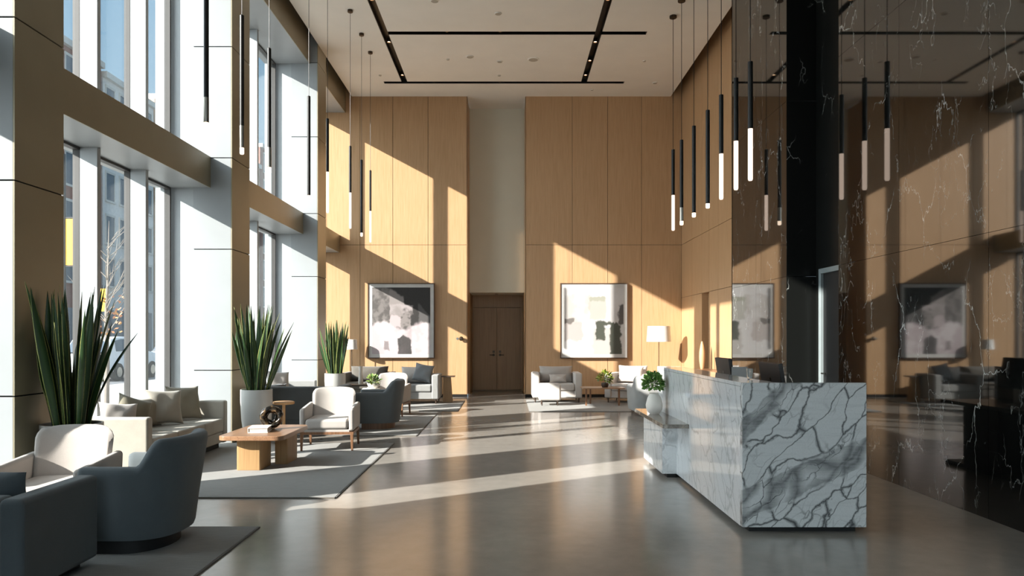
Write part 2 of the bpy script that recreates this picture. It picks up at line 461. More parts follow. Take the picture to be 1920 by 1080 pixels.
# niche: painted wall over a recessed pair of doors
S('wall_niche', MB().box(-1.02, 0.425, 19.63, 20.95, 2.67, ZR), MAT['soffit'])
b = MB().box(-1.06, -1.005, 19.63, 20.95, 0, 2.67).box(0.41, 0.465, 19.63, 20.95, 0, 2.67)
b.box(-1.06, 0.47, 20.9, 21.0, 2.33, 2.67).box(-1.06, -0.985, 20.9, 21.0, 0, 2.33).box(0.345, 0.47, 20.9, 21.0, 0, 2.33)
b.box(-1.06, 0.47, 20.98, 21.04, 0, 2.4)
S('wall_door_recess', b, MAT['oak_door'])
# double doors
d = tag(thing('door_1', None, None, (-0.32, 20.9, 0)), kind='structure')
for sx in (-1, 1):
    lf = MB().box(min(sx*0.004, sx*0.66), max(sx*0.004, sx*0.66), 0.01, 0.055, 0.03, 2.32).build('door_leaf', MAT['oak_door'], d, bevel=0.004)
    h = MB(); h.lathe([(0.034,0),(0.034,0.012)], 20); h.xform(Matrix.Translation((sx*0.09, 0.01, 1.0)) @ Matrix.Rotation(PI/2, 4, 'X'))
    h.tube([(sx*0.09, 0.0, 1.0), (sx*0.09, -0.05, 1.0), (sx*0.10, -0.06, 1.0), (sx*0.2, -0.06, 1.0)], 0.011, 10)
    h.box(sx*0.09-0.03, sx*0.09+0.03, -0.002, 0.012, 1.06, 1.12)
    h.build('door_handle', MAT['bronze'], lf)

# ---- right side: oak wall with a doorway slot
RC = [13.2, 14.27, 15.36, 16.06, 16.66, 17.55, YB]
b = MB(); panel_face(b, 'x', XR, 0.02, RC, [0.07, 2.48, 3.80, ZR], skip=lambda y, z: 16.06 < y < 16.66 and z < 2.48)
S('wall_right_oak', b, MAT['oak'])
c = MB().box(XR+0.02, XR+0.3, 12.9, 16.04, 0, ZR).box(XR+0.02, XR+0.3, 16.68, YB+0.3, 0, ZR).box(XR+0.02, XR+0.3, 16.04, 16.68, 2.50, ZR)
S('wall_right_core', c, MAT['gap'])
c = MB().box(XR+0.005, XR+0.14, 16.66, 16.675, 0, 2.48).box(XR+0.005, XR+0.14, 16.045, 16.06, 0, 2.48).box(XR+0.14, XR+0.16, 16.04, 16.68, 0, 2.5).box(XR+0.005, XR+0.14, 16.05, 16.67, 2.48, 2.495)
S('wall_doorway_lining', c, MAT['oak'])

# ---- right side: black marble, two panels with a door recess between
def slabs(mb, pos, cuts, rows, gap=0.004):
    for i in range(len(cuts)-1):
        for j in range(len(rows)-1):
            mb.box(pos, pos+0.04, cuts[i]+gap/2, cuts[i+1]-gap/2, rows[j]+gap/2, rows[j+1]-gap/2)
MR = [0.0, 2.36, 4.85, ZC+0.2]
b = MB(); slabs(b, XM, [10.6, 11.9, 13.2], MR); S('wall_marble_far', b, MAT['black_marble'])
b = MB(); slabs(b, XM, [-7, -4.4, -2.6, -0.8, 1.0, 2.8, 4.5, 6.14, 7.55, 8.93], MR); S('wall_marble_near', b, MAT['black_marble'])
b = MB().box(XM+0.04, XM+0.3, 10.66, 13.18, 0, ZR).box(XM+0.04, XM+0.3, -7, 8.9, 0, ZR)
S('wall_marble_core', b, MAT['gap'])
b = MB()
for z0, z1 in zip(MR[:-1], MR[1:]):
    b.box(XM+0.003, XM+0.44, 10.6, 10.65, z0+0.002, z1-0.002)       # far jamb, seen face on
    b.box(XM+0.003, XM+0.44, 8.89, 8.93, z0+0.002, z1-0.002)
    b.box(XM, XR+0.3, 13.16, 13.2, z0, z1)
b.box(XM+0.42, XM+0.46, 10.45, 10.6, 0, 2.45).box(XM+0.42, XM+0.46, 8.93, 9.55, 0, 2.45).box(XM+0.42, XM+0.46, 8.93, 10.6, 2.45, ZR)
S('wall_marble_recess', b, MAT['honed'])
d = tag(thing('door_2', None, None, (XM+0.42, 10.0, 0)), kind='structure')
fr = MB().box(-0.03, 0.05, 0.38, 0.45, 0, 2.45).box(-0.03, 0.05, -0.45, -0.38, 0, 2.45).box(-0.03, 0.05, -0.38, 0.38, 2.38, 2.45)
fr.build('door_frame', MAT['chrome_grey'], d, bevel=0.004)
lf = MB().box(0.01, 0.05, -0.378, 0.378, 0.01, 2.378).build('door_leaf', MAT['plinth'], d)
MB().tube([(0.0,0.30,1.0),(-0.05,0.30,1.0),(-0.05,0.18,1.0)], 0.011, 10).build('door_handle', MAT['steel'], lf)

# ---- window side: columns clad in panels, transoms, mullion fins and glass
def column(y0, y1):
    rows = [0.0, 1.03, 2.74, 4.03, 5.60, 7.12, ZR]
    core = MB().box(-4.44, XL-0.012, y0+0.012, y1-0.012, 0, ZR)
    root = S('column', core, MAT['gap'])
    p = MB(); g = 0.012
    q = MB()
    for z0, z1 in zip(rows[:-1], rows[1:]):
        p.box(-4.45, XL-0.0145, y0, y1, z0+g/2, z1-g/2)
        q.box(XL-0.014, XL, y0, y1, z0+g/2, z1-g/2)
    p.build('cladding', MAT['panel'], root, bevel=0.003, seg=2)
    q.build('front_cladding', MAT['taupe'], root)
    r = MB().box(-5.0, -4.45, y0+0.04, y1-0.04, 0, ZR)
    r.build('window_reveal', MAT['fin'], root)
    return root
COLS = [(5.90, 6.55), (10.54, 11.26), (15.29, 15.97)]
for c in COLS: column(*c)
# unseen wall and added strip before the first column, sized to shape sun stripes
S('wall_left_sun_blocker', MB().box(-5.0, -4.5, -7, 4.12, 0, ZR).box(-4.86, -4.74, 5.04, 5.27, 0, ZR), MAT['panel'])
ZT0, ZT1, ZH = 3.61, 4.04, 7.10
bays = [(4.12, 5.90, []), (6.55, 10.54, [8.33, 9.44]), (11.26, 15.29, [13.62]), (15.97, YB, [16.63, 18.0])]
wn = 0
for y0, y1, fins in bays:
    tb = S('transom_beam', MB().box(-4.99, -4.215, y0+0.001, y1-0.001, ZT0, ZT1), MAT['panel'])
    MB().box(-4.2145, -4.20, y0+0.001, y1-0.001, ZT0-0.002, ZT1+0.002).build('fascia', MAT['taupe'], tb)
    hb = S('header_beam', MB().box(-4.99, -4.075, y0+0.001, y1-0.001, ZH, ZR), MAT['panel'])
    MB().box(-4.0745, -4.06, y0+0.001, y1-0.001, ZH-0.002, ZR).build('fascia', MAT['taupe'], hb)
    for z0, z1 in ((0.0, ZT0), (ZT1, ZH)):
        wn += 1
        w = tag(thing('window_%d' % wn, None, None, (XG, y0, z0)), kind='structure')
        h = z1 - z0; L = y1 - y0
        edges = [0.0] + [f - y0 for f in fins] + [L]
        for i in range(len(edges)-1):
            MB().box(-0.012, 0.012, edges[i]+0.03, edges[i+1]-0.03, 0.03, h-0.02).build('pane', MAT['glass'], w)
        fm = MB()
        fm.box(-0.04, 0.04, 0.0, L, 0.0, 0.04).box(-0.04, 0.04, 0, L, h-0.03, h)
        for e in edges: fm.box(-0.04, 0.04, max(e-0.035,0), min(e+0.035,L), 0.04, h-0.03)
        fm.build('window_frame', MAT['gasket'], w)
        for f in fins:
            MB().box(0.03, 0.235, f-y0-0.035, f-y0+0.035, 0.0, h).build('mullion', MAT['fin'], w, bevel=0.004, seg=2)
# wall behind the camera with a tall glazed entrance
S('wall_front', MB().box(-5.0, -3.6, -7.0, -6.7, 0, ZR).box(3.6, 5.2, -7, -6.7, 0, ZR).box(-3.6, 3.6, -7, -6.7, 7.0, ZR), MAT['panel'])
wn += 1
w = tag(thing('window_%d' % wn, None, None, (0, -6.85, 0)), kind='structure')
for i in range(4): MB().box(-3.6+1.8*i+0.04, -1.8+1.8*i-0.04, -0.012, 0.012, 0.05, 6.95).build('pane', MAT['glass'], w)
fm = MB()
for i in range(5): fm.box(-3.6+1.8*i-0.04, -3.6+1.8*i+0.04, -0.08, 0.08, 0, 7.0)
fm.box(-3.6, 3.6, -0.06, 0.06, 2.6, 2.72).build('window_frame', MAT['gasket'], w)

# ================================================================== CEILING FITTINGS
def pendant(kind):
    """rod 1.5 m long, tip at 3.49 m; the origin is on the ceiling"""
    t = thing('pendant_light', 'x', 'lamp', (0,0,ZC), 0, 'rod pendants')
    MB().lathe([(0.052,-0.045),(0.058,-0.04),(0.058,0.0)], 24).build('canopy', MAT['bronze'], t)
    MB().tube([(0,0,-0.04),(0,0,-2.5)], 0.0045, 6).build('cable', MAT['black'], t)
    if kind == 'long':
        MB().lathe([(0.012,-2.49),(0.028,-2.5),(0.028,-3.35)], 18).build('rod', MAT['black'], t)
        MB().lathe([(0.0265,-3.351),(0.0265,-3.99),(0.02,-4.01)], 18).build('diffuser', MAT['glow_long'], t)
    else:
        MB().lathe([(0.012,-2.49),(0.028,-2.5),(0.028,-3.94)], 18).build('rod', MAT['black'], t)
        if kind == 'sleeve': MB().lathe([(0.0275,-3.70),(0.0295,-3.701),(0.0295,-3.938),(0.0275,-3.939)], 18, cap0=False, cap1=False).build('sleeve', MAT['steel'], t)
        MB().lathe([(0.027,-3.941),(0.027,-4.0),(0.02,-4.01)], 18).build('diffuser', MAT['glow_tip'], t)
    return t
MAT['glow_long'] = glow('pendant_glow', rgb(255,228,206), 0.95)
MAT['glow_tip'] = glow('pendant_tip_glow', rgb(255,228,200), 2.0)
protos = {k: pendant(k) for k in ('long', 'tip', 'sleeve')}
used = set()
def put_pendant(kind, x, y, label, group):
    if kind in used: o = dup(protos[kind], (x, y, ZC), 0, label, group)
    else:
        o = protos[kind]; used.add(kind); o.location = (x, y, ZC); o['label'] = label; o['group'] = group
    o.scale = (0.84, 0.84, 1) if x < 0 else (1.15, 1.15, 1)
GL, GR = 'rod pendants along the window side', 'rod pendants along the reception side'
ordn = ['first', 'second', 'third', 'fourth', 'fifth', 'sixth', 'seventh', 'eighth']
Ls = [(7.17,'sleeve','in front of the white window reveal'), (8.13,'sleeve','in front of the second column'), (9.06,'sleeve','in front of the far window glass'), (10.86,'tip','in front of the third column'),
      (11.98,'long','at the edge of the third column'), (13.7,'long','before the sunlit oak wall'), (14.76,'tip','in the shadow strip on the oak wall'), (15.7,'long','last toward the oak wall')]
for i, (y, k, s) in enumerate(Ls):
    put_pendant(k, -2.9, y, '%s window-side rod pendant from the camera, %s' % (ordn[i], s), GL)
Rs = [(13.95,'long','half-lit, nearest the oak back wall'), (13.27,'sleeve','grey-sleeved with a lit tip'), (12.39,'tip','black, lit tip, before plain oak'),
      (11.53,'tip','black with a lit tip, beside a half-lit one'), (10.8,'long','half-lit, at the end of the oak wall'), (10.1,'long','half-lit, at the edge of the black marble'), (9.5,'long','half-lit, nearest the camera before black marble')]
for i, (y, k, s) in enumerate(Rs):
    put_pendant(k, 3.08, y, '%s reception-side rod pendant from the back, %s' % (ordn[i], s), GR)

MAT['glow_spot'] = glow('downlight_glow', rgb(255,214,170), 9.0)
def downlight(x, y, label, z=ZC+0.07, group='spotlights in the ceiling slots', r=0.045):
    t = thing('spotlight', label, 'lamp', (x, y, z), 0, group)
    MB().lathe([(r,0.03),(r,-0.04),(r*0.8,-0.04),(r*0.78,-0.02)], 18, cap1=False).build('housing', MAT['bronze'], t)
    MB().lathe([(r*0.76,-0.022),(r*0.2,-0.03)], 18, cap0=False).build('lens', MAT['glow_spot'], t)
    return t
wh = {13.35: 'nearest the camera', 15.27: 'just behind the near cross slot', 17.2: 'just before the far cross slot', 16.3: 'between the two cross slots'}
for x, nm in ((-2.44, 'left'), (1.78, 'right')):
    for y in (13.35, 15.27, 17.2) + ((16.3,) if x > 0 else ()):
        downlight(x, y, 'small warm spotlight in the %s long ceiling slot, %s' % (nm, wh[y]))
for x, nm in ((-2.44, 'left'), (1.78, 'right')):
    for y, w_ in ((3.6,'above the near end of the room'), (7.4,'over the middle of the room'), (10.6,'level with the second column')):
        downlight(x, y, 'small warm spotlight in the %s long ceiling slot, %s' % (nm, w_))
for x, y, nm in ((-1.21,14.735,'near cross slot, the left one of two'), (-0.16,14.735,'near cross slot, the right one of two'), (-1.75,17.61,'far cross slot, left of the niche'), (-0.2,17.61,'far cross slot, over the niche'), (1.26,17.61,'far cross slot, close to the right long slot')):
    downlight(x, y, 'small warm spotlight in the %s' % nm, r=0.034)
downlight(-0.32, 20.2, 'tiny downlight in the soffit above the recessed double doors', z=2.70, group='door downlight')
MAT['grille'] = plain('speaker_grille', rgb(176,168,154), 0.8)
def disc(name, cat, x, y, r, label, d=0.02, m='grille'):
    t = thing(name, label, cat, (x, y, ZC+0.004), 0)
    MB().lathe([(r*0.9,-d),(r,-d*0.4),(r,0)], 28).build('rim', MAT['white_paint'], t)
    MB().lathe([(r*0.2,-d*1.25),(r*0.8,-d*1.1)], 28).build('cover', MAT[m], t)
    return t
def cxy(px, py): 
    y = 8400/(VY-py); return (px-VX)*y/F, y
for nm, cat, px, py, r, lb in (
    ('ceiling_speaker','speaker',1000,111,0.125,'largest round flush speaker in the middle of the ceiling'),
    ('ceiling_speaker','speaker',881,106,0.085,'mid-sized round flush speaker left of the largest one'),
    ('smoke_detector','detector',937,115,0.065,'round white smoke detector between the two ceiling speakers'),
    ('sprinkler_head','sprinkler',936,141,0.04,'small sprinkler cap behind the smoke detector'),
    ('sprinkler_head','sprinkler',840,111,0.04,'small sprinkler cap between left slot and mid-sized speaker'),
    ('sprinkler_head','sprinkler',713,141,0.035,'small sprinkler cap left of the left long slot'),
    ('sprinkler_head','sprinkler',1208,114,0.035,'small sprinkler cap right of the right long slot'),
    ('ceiling_sensor','sensor',1228,155,0.06,'round sensor near the right back corner of the ceiling'),
    ('sprinkler_head','sprinkler',1110,168,0.04,'sprinkler cap between far cross slot and right oak wall'),
    ('ceiling_speaker','speaker',934,25,0.07,'round flush disc over the middle of the near ceiling panel'),
    ('ceiling_speaker','speaker',815,1,0.08,'round flush disc at the top edge of the near ceiling panel')):
    disc(nm, cat, *cxy(px, py), r, lb)
# ================================================================== FURNITURE
random.seed(7)
def rug(x0, x1, y0, y1, label):
    t = thing('rug', label, 'rug', ((x0+x1)/2, (y0+y1)/2, 0))
    w, d = (x1-x0)/2, (y1-y0)/2
    MB().box(-w+0.012, w-0.012, -d+0.012, d-0.012, 0.0, 0.014).build('pile', MAT['rug'], t)
    e = MB().box(-w, w, -d, -d+0.012, 0, 0.011).box(-w, w, d-0.012, d, 0, 0.011).box(-w, -w+0.012, -d, d, 0, 0.011).box(w-0.012, w, -d, d, 0, 0.011)
    e.build('binding', MAT['rug_edge'], t)
    return t
RT = 0.014
rug(-4.05, -1.95, 3.2, 5.87, 'grey woven rug nearest the camera under the blue-grey barrel chair')
rug(-4.05, -1.60, 6.93, 10.50, 'grey woven rug under the wooden plank coffee table')
rug(-4.05, -1.38, 11.29, 14.70, 'grey woven rug under the slate barrel chair by the third column')
rug(-4.05, -1.01, 15.10, 17.5, 'grey woven rug under the grey armchair left of the doors')
rug(0.42, 3.6, 14.95, 17.75, 'pale sunlit rug under the white armchairs right of the doors')

def pillow_mb(w, h, t, pinch=0.10, n=15, seed=0):
    """a stuffed square cushion standing in the XZ plane, base on z=0"""
    rnd = random.Random(seed)
    mb = MB()
    ph = rnd.random()*6
    def sh(u, v, s):
        a, b_ = 2*u-1, 2*v-1
        k = max(0.0, (1-abs(a)**2.6)*(1-abs(b_)**2.6))**0.55
        x = a*w/2*(1-pinch*(1-abs(b_)**2)*abs(a)**3 )
        z = b_*h/2*(1-pinch*(1-abs(a)**2)*abs(b_)**3 )
        wr = 0.012*math.sin(5*a+ph)*math.sin(4*b_+ph*2)*k
        return (x, s*(t/2*k+0.004+wr), z+h/2)
    mb.grid(lambda u, v: sh(u, v, -1), n, n)
    mb.grid(lambda u, v: sh(u, v, 1), n, n)
    N = n*n
    rim = [i*n for i in range(n)] + [(n-1)*n+j for j in range(1,n)] + [i*n+n-1 for i in range(n-2,-1,-1)] + [j for j in range(n-2,0,-1)]
    for i in range(len(rim)):
        p, q = rim[i], rim[(i+1)%len(rim)]
        mb.f.append((p, q, q+N, p+N))
    return mb
def pillow(name, m, label, loc, size=(0.5,0.5,0.16), rz=0, lean=0.0, roll=0.0, group=None, seed=0, cat='cushion'):
    mb = pillow_mb(*size, seed=seed)
    mb.xform(Matrix.Rotation(roll, 4, 'Y')); mb.xform(Matrix.Rotation(-lean, 4, 'X'))
    zmin = min(v[2] for v in mb.v); mb.v = [(x,y,z-zmin) for x,y,z in mb.v]
    o = mb.build(name, MAT[m], None, loc=loc, rot=(0,0,rz), angle=80)
    return tag(o, label, cat, group)

# ---- low sofa along the windows (faces +X); origin at floor, centre of the front edge
def window_sofa(label, loc, L, fm, cuts, name='sofa'):
    t = thing(name, label, 'sofa', loc)
    D = 0.72
    MB().box(-D+0.02, -0.02, -L/2+0.13, L/2-0.13, 0.08, 0.22).build('base', MAT[fm], t, bevel=0.015)
    MB().box(-D+0.08, -0.1, -L/2+0.06, L/2-0.06, 0.0, 0.08).build('plinth', MAT['plinth'], t)
    for s in (-1, 1):
        y0, y1 = (-L/2, -L/2+0.12) if s < 0 else (L/2-0.12, L/2)
        MB().box(-D, 0, y0, y1, 0.07, 0.634).build('arm', MAT[fm], t, bevel=0.028, seg=4)
    MB().box(-D, -D+0.13, -L/2+0.121, L/2-0.121, 0.22, 0.62).build('backrest', MAT[fm], t, bevel=0.03, seg=4)
    for a, b_ in zip(cuts[:-1], cuts[1:]):
        MB().box(-D+0.13, -0.005, a+0.003, b_-0.003, 0.222, 0.40).build('seat_cushion', MAT[fm], t, bevel=0.028, seg=4)
    return t
SY0, SY1 = 7.87, 10.12
L1 = SY1-SY0; cyS = (SY0+SY1)/2
window_sofa('long sand-coloured sofa along the window behind the plank coffee table', (-3.80, cyS, RT), L1, 'f_sand', [-L1/2+0.122, 8.62-cyS, 9.38-cyS, L1/2-0.122])
zs = 0.40+RT
GP = 'cushions on the window sofa'
def soft(label, m, x, y, w, h, lean, rz, seed, roll=0, t=0.16):
    return pillow('cushion', m, label, (x, y, zs), (w, h, t), rz, lean, roll, GP, seed)
R90 = PI/2
soft('small cream cushion nearest the camera on the sand sofa', 'f_cream', -4.25, 8.14, 0.40, 0.36, 0.35, R90-0.75, 1, 0.12)
soft('small olive-grey cushion with one corner up on the sand sofa', 'f_olive', -4.27, 8.45, 0.40, 0.36, 0.30, R90-0.55, 2, 0.35)
soft('broad olive-grey back cushion in the middle of the sand sofa', 'f_taupe', -4.36, 8.93, 0.60, 0.36, 0.22, R90-0.25, 3)
soft('large light taupe cushion leaning forward on the sand sofa', 'f_sand', -4.22, 9.17, 0.46, 0.44, 0.36, R90-0.75, 4, 0.08)
soft('tall taupe cushion next to the far arm of the sand sofa', 'f_taupe', -4.20, 9.74, 0.46, 0.45, 0.30, R90-0.62, 5, 0.04)

# second window sofa, beyond the second column
SY0, SY1 = 12.55, 14.85; L2 = SY1-SY0; cy2 = (SY0+SY1)/2
window_sofa('long grey sofa along the window beyond the second column', (-3.80, cy2, RT), L2, 'f_grey', [-L2/2+0.122, -0.38, 0.38, L2/2-0.122])
GP = 'cushions on the far window sofa'
soft('taupe cushion at the near end of the far window sofa', 'f_taupe', -4.33, 12.98, 0.48, 0.40, 0.25, R90-0.5, 6)
soft('cream and grey cushion leaning in the middle of the far window sofa', 'f_cream', -4.22, 13.75, 0.46, 0.46, 0.36, R90-0.8, 7, 0.1)
soft('dark slate bolster low on the far window sofa', 'f_slate', -4.05, 13.1, 0.42, 0.28, 0.45, R90-0.9, 8)

# ---- barrel chair: horseshoe shell on a plinth (faces -Y in its own frame)
def barrel_chair(label, loc, rz, fm, cat='armchair', group=None, pl='plinth', scale=1.0, Dp=0.40):
    t = thing('barrel_chair', label, cat, loc, rz, group)
    W, TH = 0.40, 0.095
    ZA, ZBk = 0.60, 0.79
    path = []
    n1, n2 = 8, 40
    for i in range(n1): path.append((-W, -Dp+i/n1*Dp*0.85, -1, 0, 0.0))
    for i in range(n2+1):
        a = PI - PI*i/n2
        c, s = math.cos(a), math.sin(a)
        ex = 0.8
        x = W*math.copysign(abs(c)**ex, c); y = -Dp*0.15 + (Dp+0.10)*abs(s)**ex
        path.append((x, y, c, s, s))
    for i in range(n1): path.append((W, -Dp*0.15-(i+1)/n1*Dp*0.85, 1, 0, 0.0))
    def ss(x): x = max(0, min(1, x)); return x*x*(3-2*x)
    rows = []
    for k, (x, y, nx, ny, s) in enumerate(path):
        l = math.hypot(nx, ny) or 1; nx, ny = nx/l, ny/l
        e = min(k, len(path)-1-k)
        up = ss((s-0.30)/0.42)
        zt = ZA + (ZBk-ZA)*up
        th = TH*(1-0.15*up)
        def P(off, z):
            lean = (0.055*ss((z-0.1)/0.7)*up + 0.03*(z-0.1)/0.6) - 0.045
            return (x+nx*(off+lean), y+ny*(off+lean), z)
        prof = [P(0, 0.10), P(0.01, 0.13), P(0.012, 0.30), P(0.012, zt-0.06), P(0.006, zt-0.022), P(-0.014, zt-0.004), P(-th/2, zt), P(-th+0.014, zt-0.004), P(-th-0.004, zt-0.022), P(-th-0.008, zt-0.06), P(-th-0.005, 0.36), P(-th, 0.13), P(-th, 0.10)]
        rows.append(prof)
    m = len(rows[0]); mb = MB()
    for r in rows: mb.v += r
    for i in range(len(rows)-1):
        for j in range(m):
            mb.f.append((i*m+j, (i+1)*m+j, (i+1)*m+(j+1)%m, i*m+(j+1)%m))
    # rounded arm fronts
    for i, sg in ((0, -1), (len(rows)-1, -1)):
        base = i*m
        n0 = len(mb.v)
        cx = sum(mb.v[base+j][0] for j in range(m))/m; cz = sum(mb.v[base+j][2] for j in range(m))/m
        for j in range(m):
            x, y, z = mb.v[base+j]
            mb.v.append((cx+(x-cx)*0.72, y-0.022, cz+(z-cz)*0.955))
        for j in range(m): mb.f.append((base+j, base+(j+1)%m, n0+(j+1)%m, n0+j))
        mb.f.append(tuple(n0+j for j in range(m)))
    mb.build('shell', MAT[fm], t, angle=60)
    W2 = W-TH-0.035
    pts = [(-W2, -Dp-0.015), (W2, -Dp-0.015)] + [(W2*math.cos(a), -0.05+(Dp-0.02)*math.sin(a)) for a in [PI*i/16 for i in range(17)]]
    MB().prism([p for p in pts], 0.13, 0.27).build('seat_base', MAT[fm], t, bevel=0.01)
    MB().prism([(x*0.985, y*0.985) for x, y in pts], 0.272, 0.42).build('seat_cushion', MAT[fm], t, bevel=0.035, seg=4)
    pp = [(-0.31, -Dp+0.07), (0.31, -Dp+0.07)] + [(0.31*math.cos(a), -0.03+(Dp-0.03)*math.sin(a)) for a in [PI*i/14 for i in range(15)]]
    MB().prism(pp, 0.0, 0.128).build('plinth', MAT[pl], t, bevel=0.004)
    t.scale = (scale,)*3
    return t
barrel_chair('blue-grey felt barrel chair turned to the window in the foreground, dark plinth', (-2.62, 5.42, RT), math.radians(-91), 'f_navy', Dp=0.27)
barrel_chair('slate barrel chair turned to the window beside the far cream armchair', (-2.13, 12.32, RT), math.radians(-86), 'f_slate', pl='leg_wood', Dp=0.32)

# ---- cream armchair on wooden legs
def lounge_chair(label, loc, rz, fm='f_cream', group='cream armchairs on wooden legs'):
    t = thing('lounge_chair', label, 'armchair', loc, rz, group)
    # curved back
    def bk(u, v, s):
        a = (u-0.5)*2; z = 0.28 + v*0.52
        hw = 0.315 + 0.02*v
        r = 1 - max(0, (v-0.82)/0.18)**2.2*0.14
        x = a*hw*r
        z -= 0.02*abs(a)**4*v
        y = 0.32 + 0.10*v - 0.11*abs(a)**2.4
        edge = min(1, (1-abs(a))*9)**0.5 * min(1, (1-v)*7+0.02)**0.5
        return (x, y + s*0.055*edge, z)
    mb = MB(); n, q = 25, 15
    mb.grid(lambda u, v: bk(u, v, -1), n, q); mb.grid(lambda u, v: bk(u, v, 1), n, q)
    N = n*q
    rim = [i*q for i in range(n)] + [(n-1)*q+j for j in range(1,q)] + [i*q+q-1 for i in range(n-2,-1,-1)] + [j for j in range(q-2,0,-1)]
    for i in range(len(rim)):
        p_, q_ = rim[i], rim[(i+1)%len(rim)]
        mb.f.append((p_, q_, q_+N, p_+N))
    mb.build('backrest', MAT[fm], t, angle=75)
    for s in (-1, 1):
        a = MB()
        x0, x1 = s*0.315, s*0.395
        lo, hi = min(x0,x1), max(x0,x1)
        bot = [(lo,-0.36,0.26),(hi,-0.36,0.26),(hi,0.33,0.26),(lo,0.33,0.26)]
        top = [(lo,-0.37,0.555),(hi,-0.37,0.555),(hi,0.36,0.60),(lo,0.36,0.60)]
        a.hexa(bot, top).build('arm', MAT[fm], t, bevel=0.034, seg=5)
    MB().box(-0.31, 0.31, -0.375, 0.30, 0.285, 0.42).build('seat_cushion', MAT[fm], t, bevel=0.042, seg=5)
    MB().box(-0.33, 0.33, -0.345, 0.31, 0.225, 0.283).build('seat_rail', MAT[fm], t, bevel=0.008)
    MB().box(-0.385, 0.385, -0.352, -0.325, 0.215, 0.25).box(-0.385,-0.36,-0.325,0.33,0.215,0.25).box(0.36,0.385,-0.325,0.33,0.215,0.25).box(-0.385,0.385,0.305,0.33,0.215,0.25).build('wood_frame', MAT['leg_wood'], t)
    for sx in (-1, 1):
        for sy in (-1, 1):
            x, y = sx*0.362, -0.335 if sy < 0 else 0.30
            r0, r1 = 0.022, 0.014
            dx = sx*0.005; dy = sy*0.03 if sy > 0 else 0
            MB().hexa([(x+dx-r1,y+dy-r1,0),(x+dx+r1,y+dy-r1,0),(x+dx+r1,y+dy+r1,0),(x+dx-r1,y+dy+r1,0)], [(x-r0,y-r0,0.214),(x+r0,y-r0,0.214),(x+r0,y+r0,0.214),(x-r0,y+r0,0.214)]).build('leg', MAT['leg_wood'], t, bevel=0.004, seg=2)
    t.scale = (0.89, 0.93, 0.99)
    return t
lc = lounge_chair('cream armchair with wooden legs on the far side of the plank coffee table', (-2.39, 10.06, RT), math.radians(4))
dup(lc, (-2.27, 14.25, RT), math.radians(-6), 'cream armchair on wooden legs partly hidden behind the slate barrel chair')
dup(lc, (-3.37, 5.56, RT), math.radians(4), 'cream armchair in the corner between potted plant and blue-grey barrel chair')

# ---- boxy upholstered chairs (face -Y)
def box_chair(label, loc, rz, fm, W=1.05, D=0.85, arm=0.15, ha=0.64, hb=0.76, cat='armchair', name='club_chair', back='f', legs=True, group=None, ncush=1, backcol=None):
    t = thing(name, label, cat, loc, rz, group)
    z0 = 0.11 if legs else 0.05
    MB().box(-W/2+arm-0.005, W/2-arm+0.005, -D/2+0.03, D/2-0.02, z0, 0.27).build('base', MAT[fm], t, bevel=0.012)
    for s in (-1, 1):
        x0, x1 = (-W/2, -W/2+arm) if s < 0 else (W/2-arm, W/2)
        MB().box(x0, x1, -D/2, D/2, z0-0.005, ha).build('arm', MAT[fm], t, bevel=0.035, seg=4)
    MB().box(-W/2+arm+0.001, W/2-arm-0.001, D/2-0.16, D/2, 0.20, ha).build('backrest', MAT[fm], t, bevel=0.03, seg=4)
    w = (W-2*arm)/ncush
    for i in range(ncush):
        a = -W/2+arm+i*w
        MB().box(a+0.004, a+w-0.004, -D/2-0.01, D/2-0.165, 0.272, 0.43).build('seat_cushion', MAT[fm], t, bevel=0.035, seg=4)
        m = pillow_mb(w-0.02, hb-0.42, 0.20, 0.05, 15, i); m.xform(Matrix.Rotation(-0.2, 4, 'X')); m.xform(Matrix.Translation((a+w/2, D/2-0.32, 0.435)))
        m.build('back_cushion', MAT[backcol or fm], t, angle=80)
    if not legs: MB().box(-W/2+0.08, W/2-0.08, -D/2+0.08, D/2-0.08, 0, z0).build('plinth', MAT['plinth'], t)
    for sx in (-1, 1) if legs else ():
        for sy in (-1, 1):
            x, y = sx*(W/2-0.07), sy*(D/2-0.08)
            MB().lathe([(0.013,0),(0.02,z0+0.01)], 12, x, y).build('leg', MAT['dark_wood'], t)
    return t
# foreground box sofa, back to the camera
fs = box_chair('dark slate box armchair with its back to the camera, cut off by the frame', (-3.22, 4.52, RT), PI, 'f_navy', W=1.06, D=0.78, arm=0.14, ha=0.585, hb=0.68, legs=False, name='box_armchair')
MB().box(-0.36, 0.36, 0.39, 0.398, 0.12, 0.43).build('back_panel', MAT['f_navy'], fs, bevel=0.006)
# loveseat with its back to the camera behind the first seating group
box_chair('dark slate loveseat seen from behind, between column and cream armchair', (-3.18, 11.86, RT), PI, 'f_slate', W=1.24, D=0.78, arm=0.14, ha=0.72, hb=0.70, legs=False, cat='sofa', name='loveseat', ncush=2)
# back wall seating, left of the doors
box_chair('dark grey loveseat against the oak wall under the left picture', (-3.32, 17.75, RT), 0, 'f_dark', W=1.20, D=0.82, arm=0.14, ha=0.65, hb=0.78, cat='sofa', name='loveseat')
box_chair('pale grey armchair with a loose grey cushion beside the small side table', (-2.08, 16.95, RT), 0, 'f_grey', W=1.08, D=0.85, arm=0.16, ha=0.65, hb=0.80, backcol='f_white')
pillow('cushion', 'f_cushgrey', 'mid-grey cushion leaning in the pale grey armchair by the oak wall', (-1.98, 16.84, 0.445+RT), (0.44,0.42,0.15), -0.15, 0.36, 0.18, None, 11)
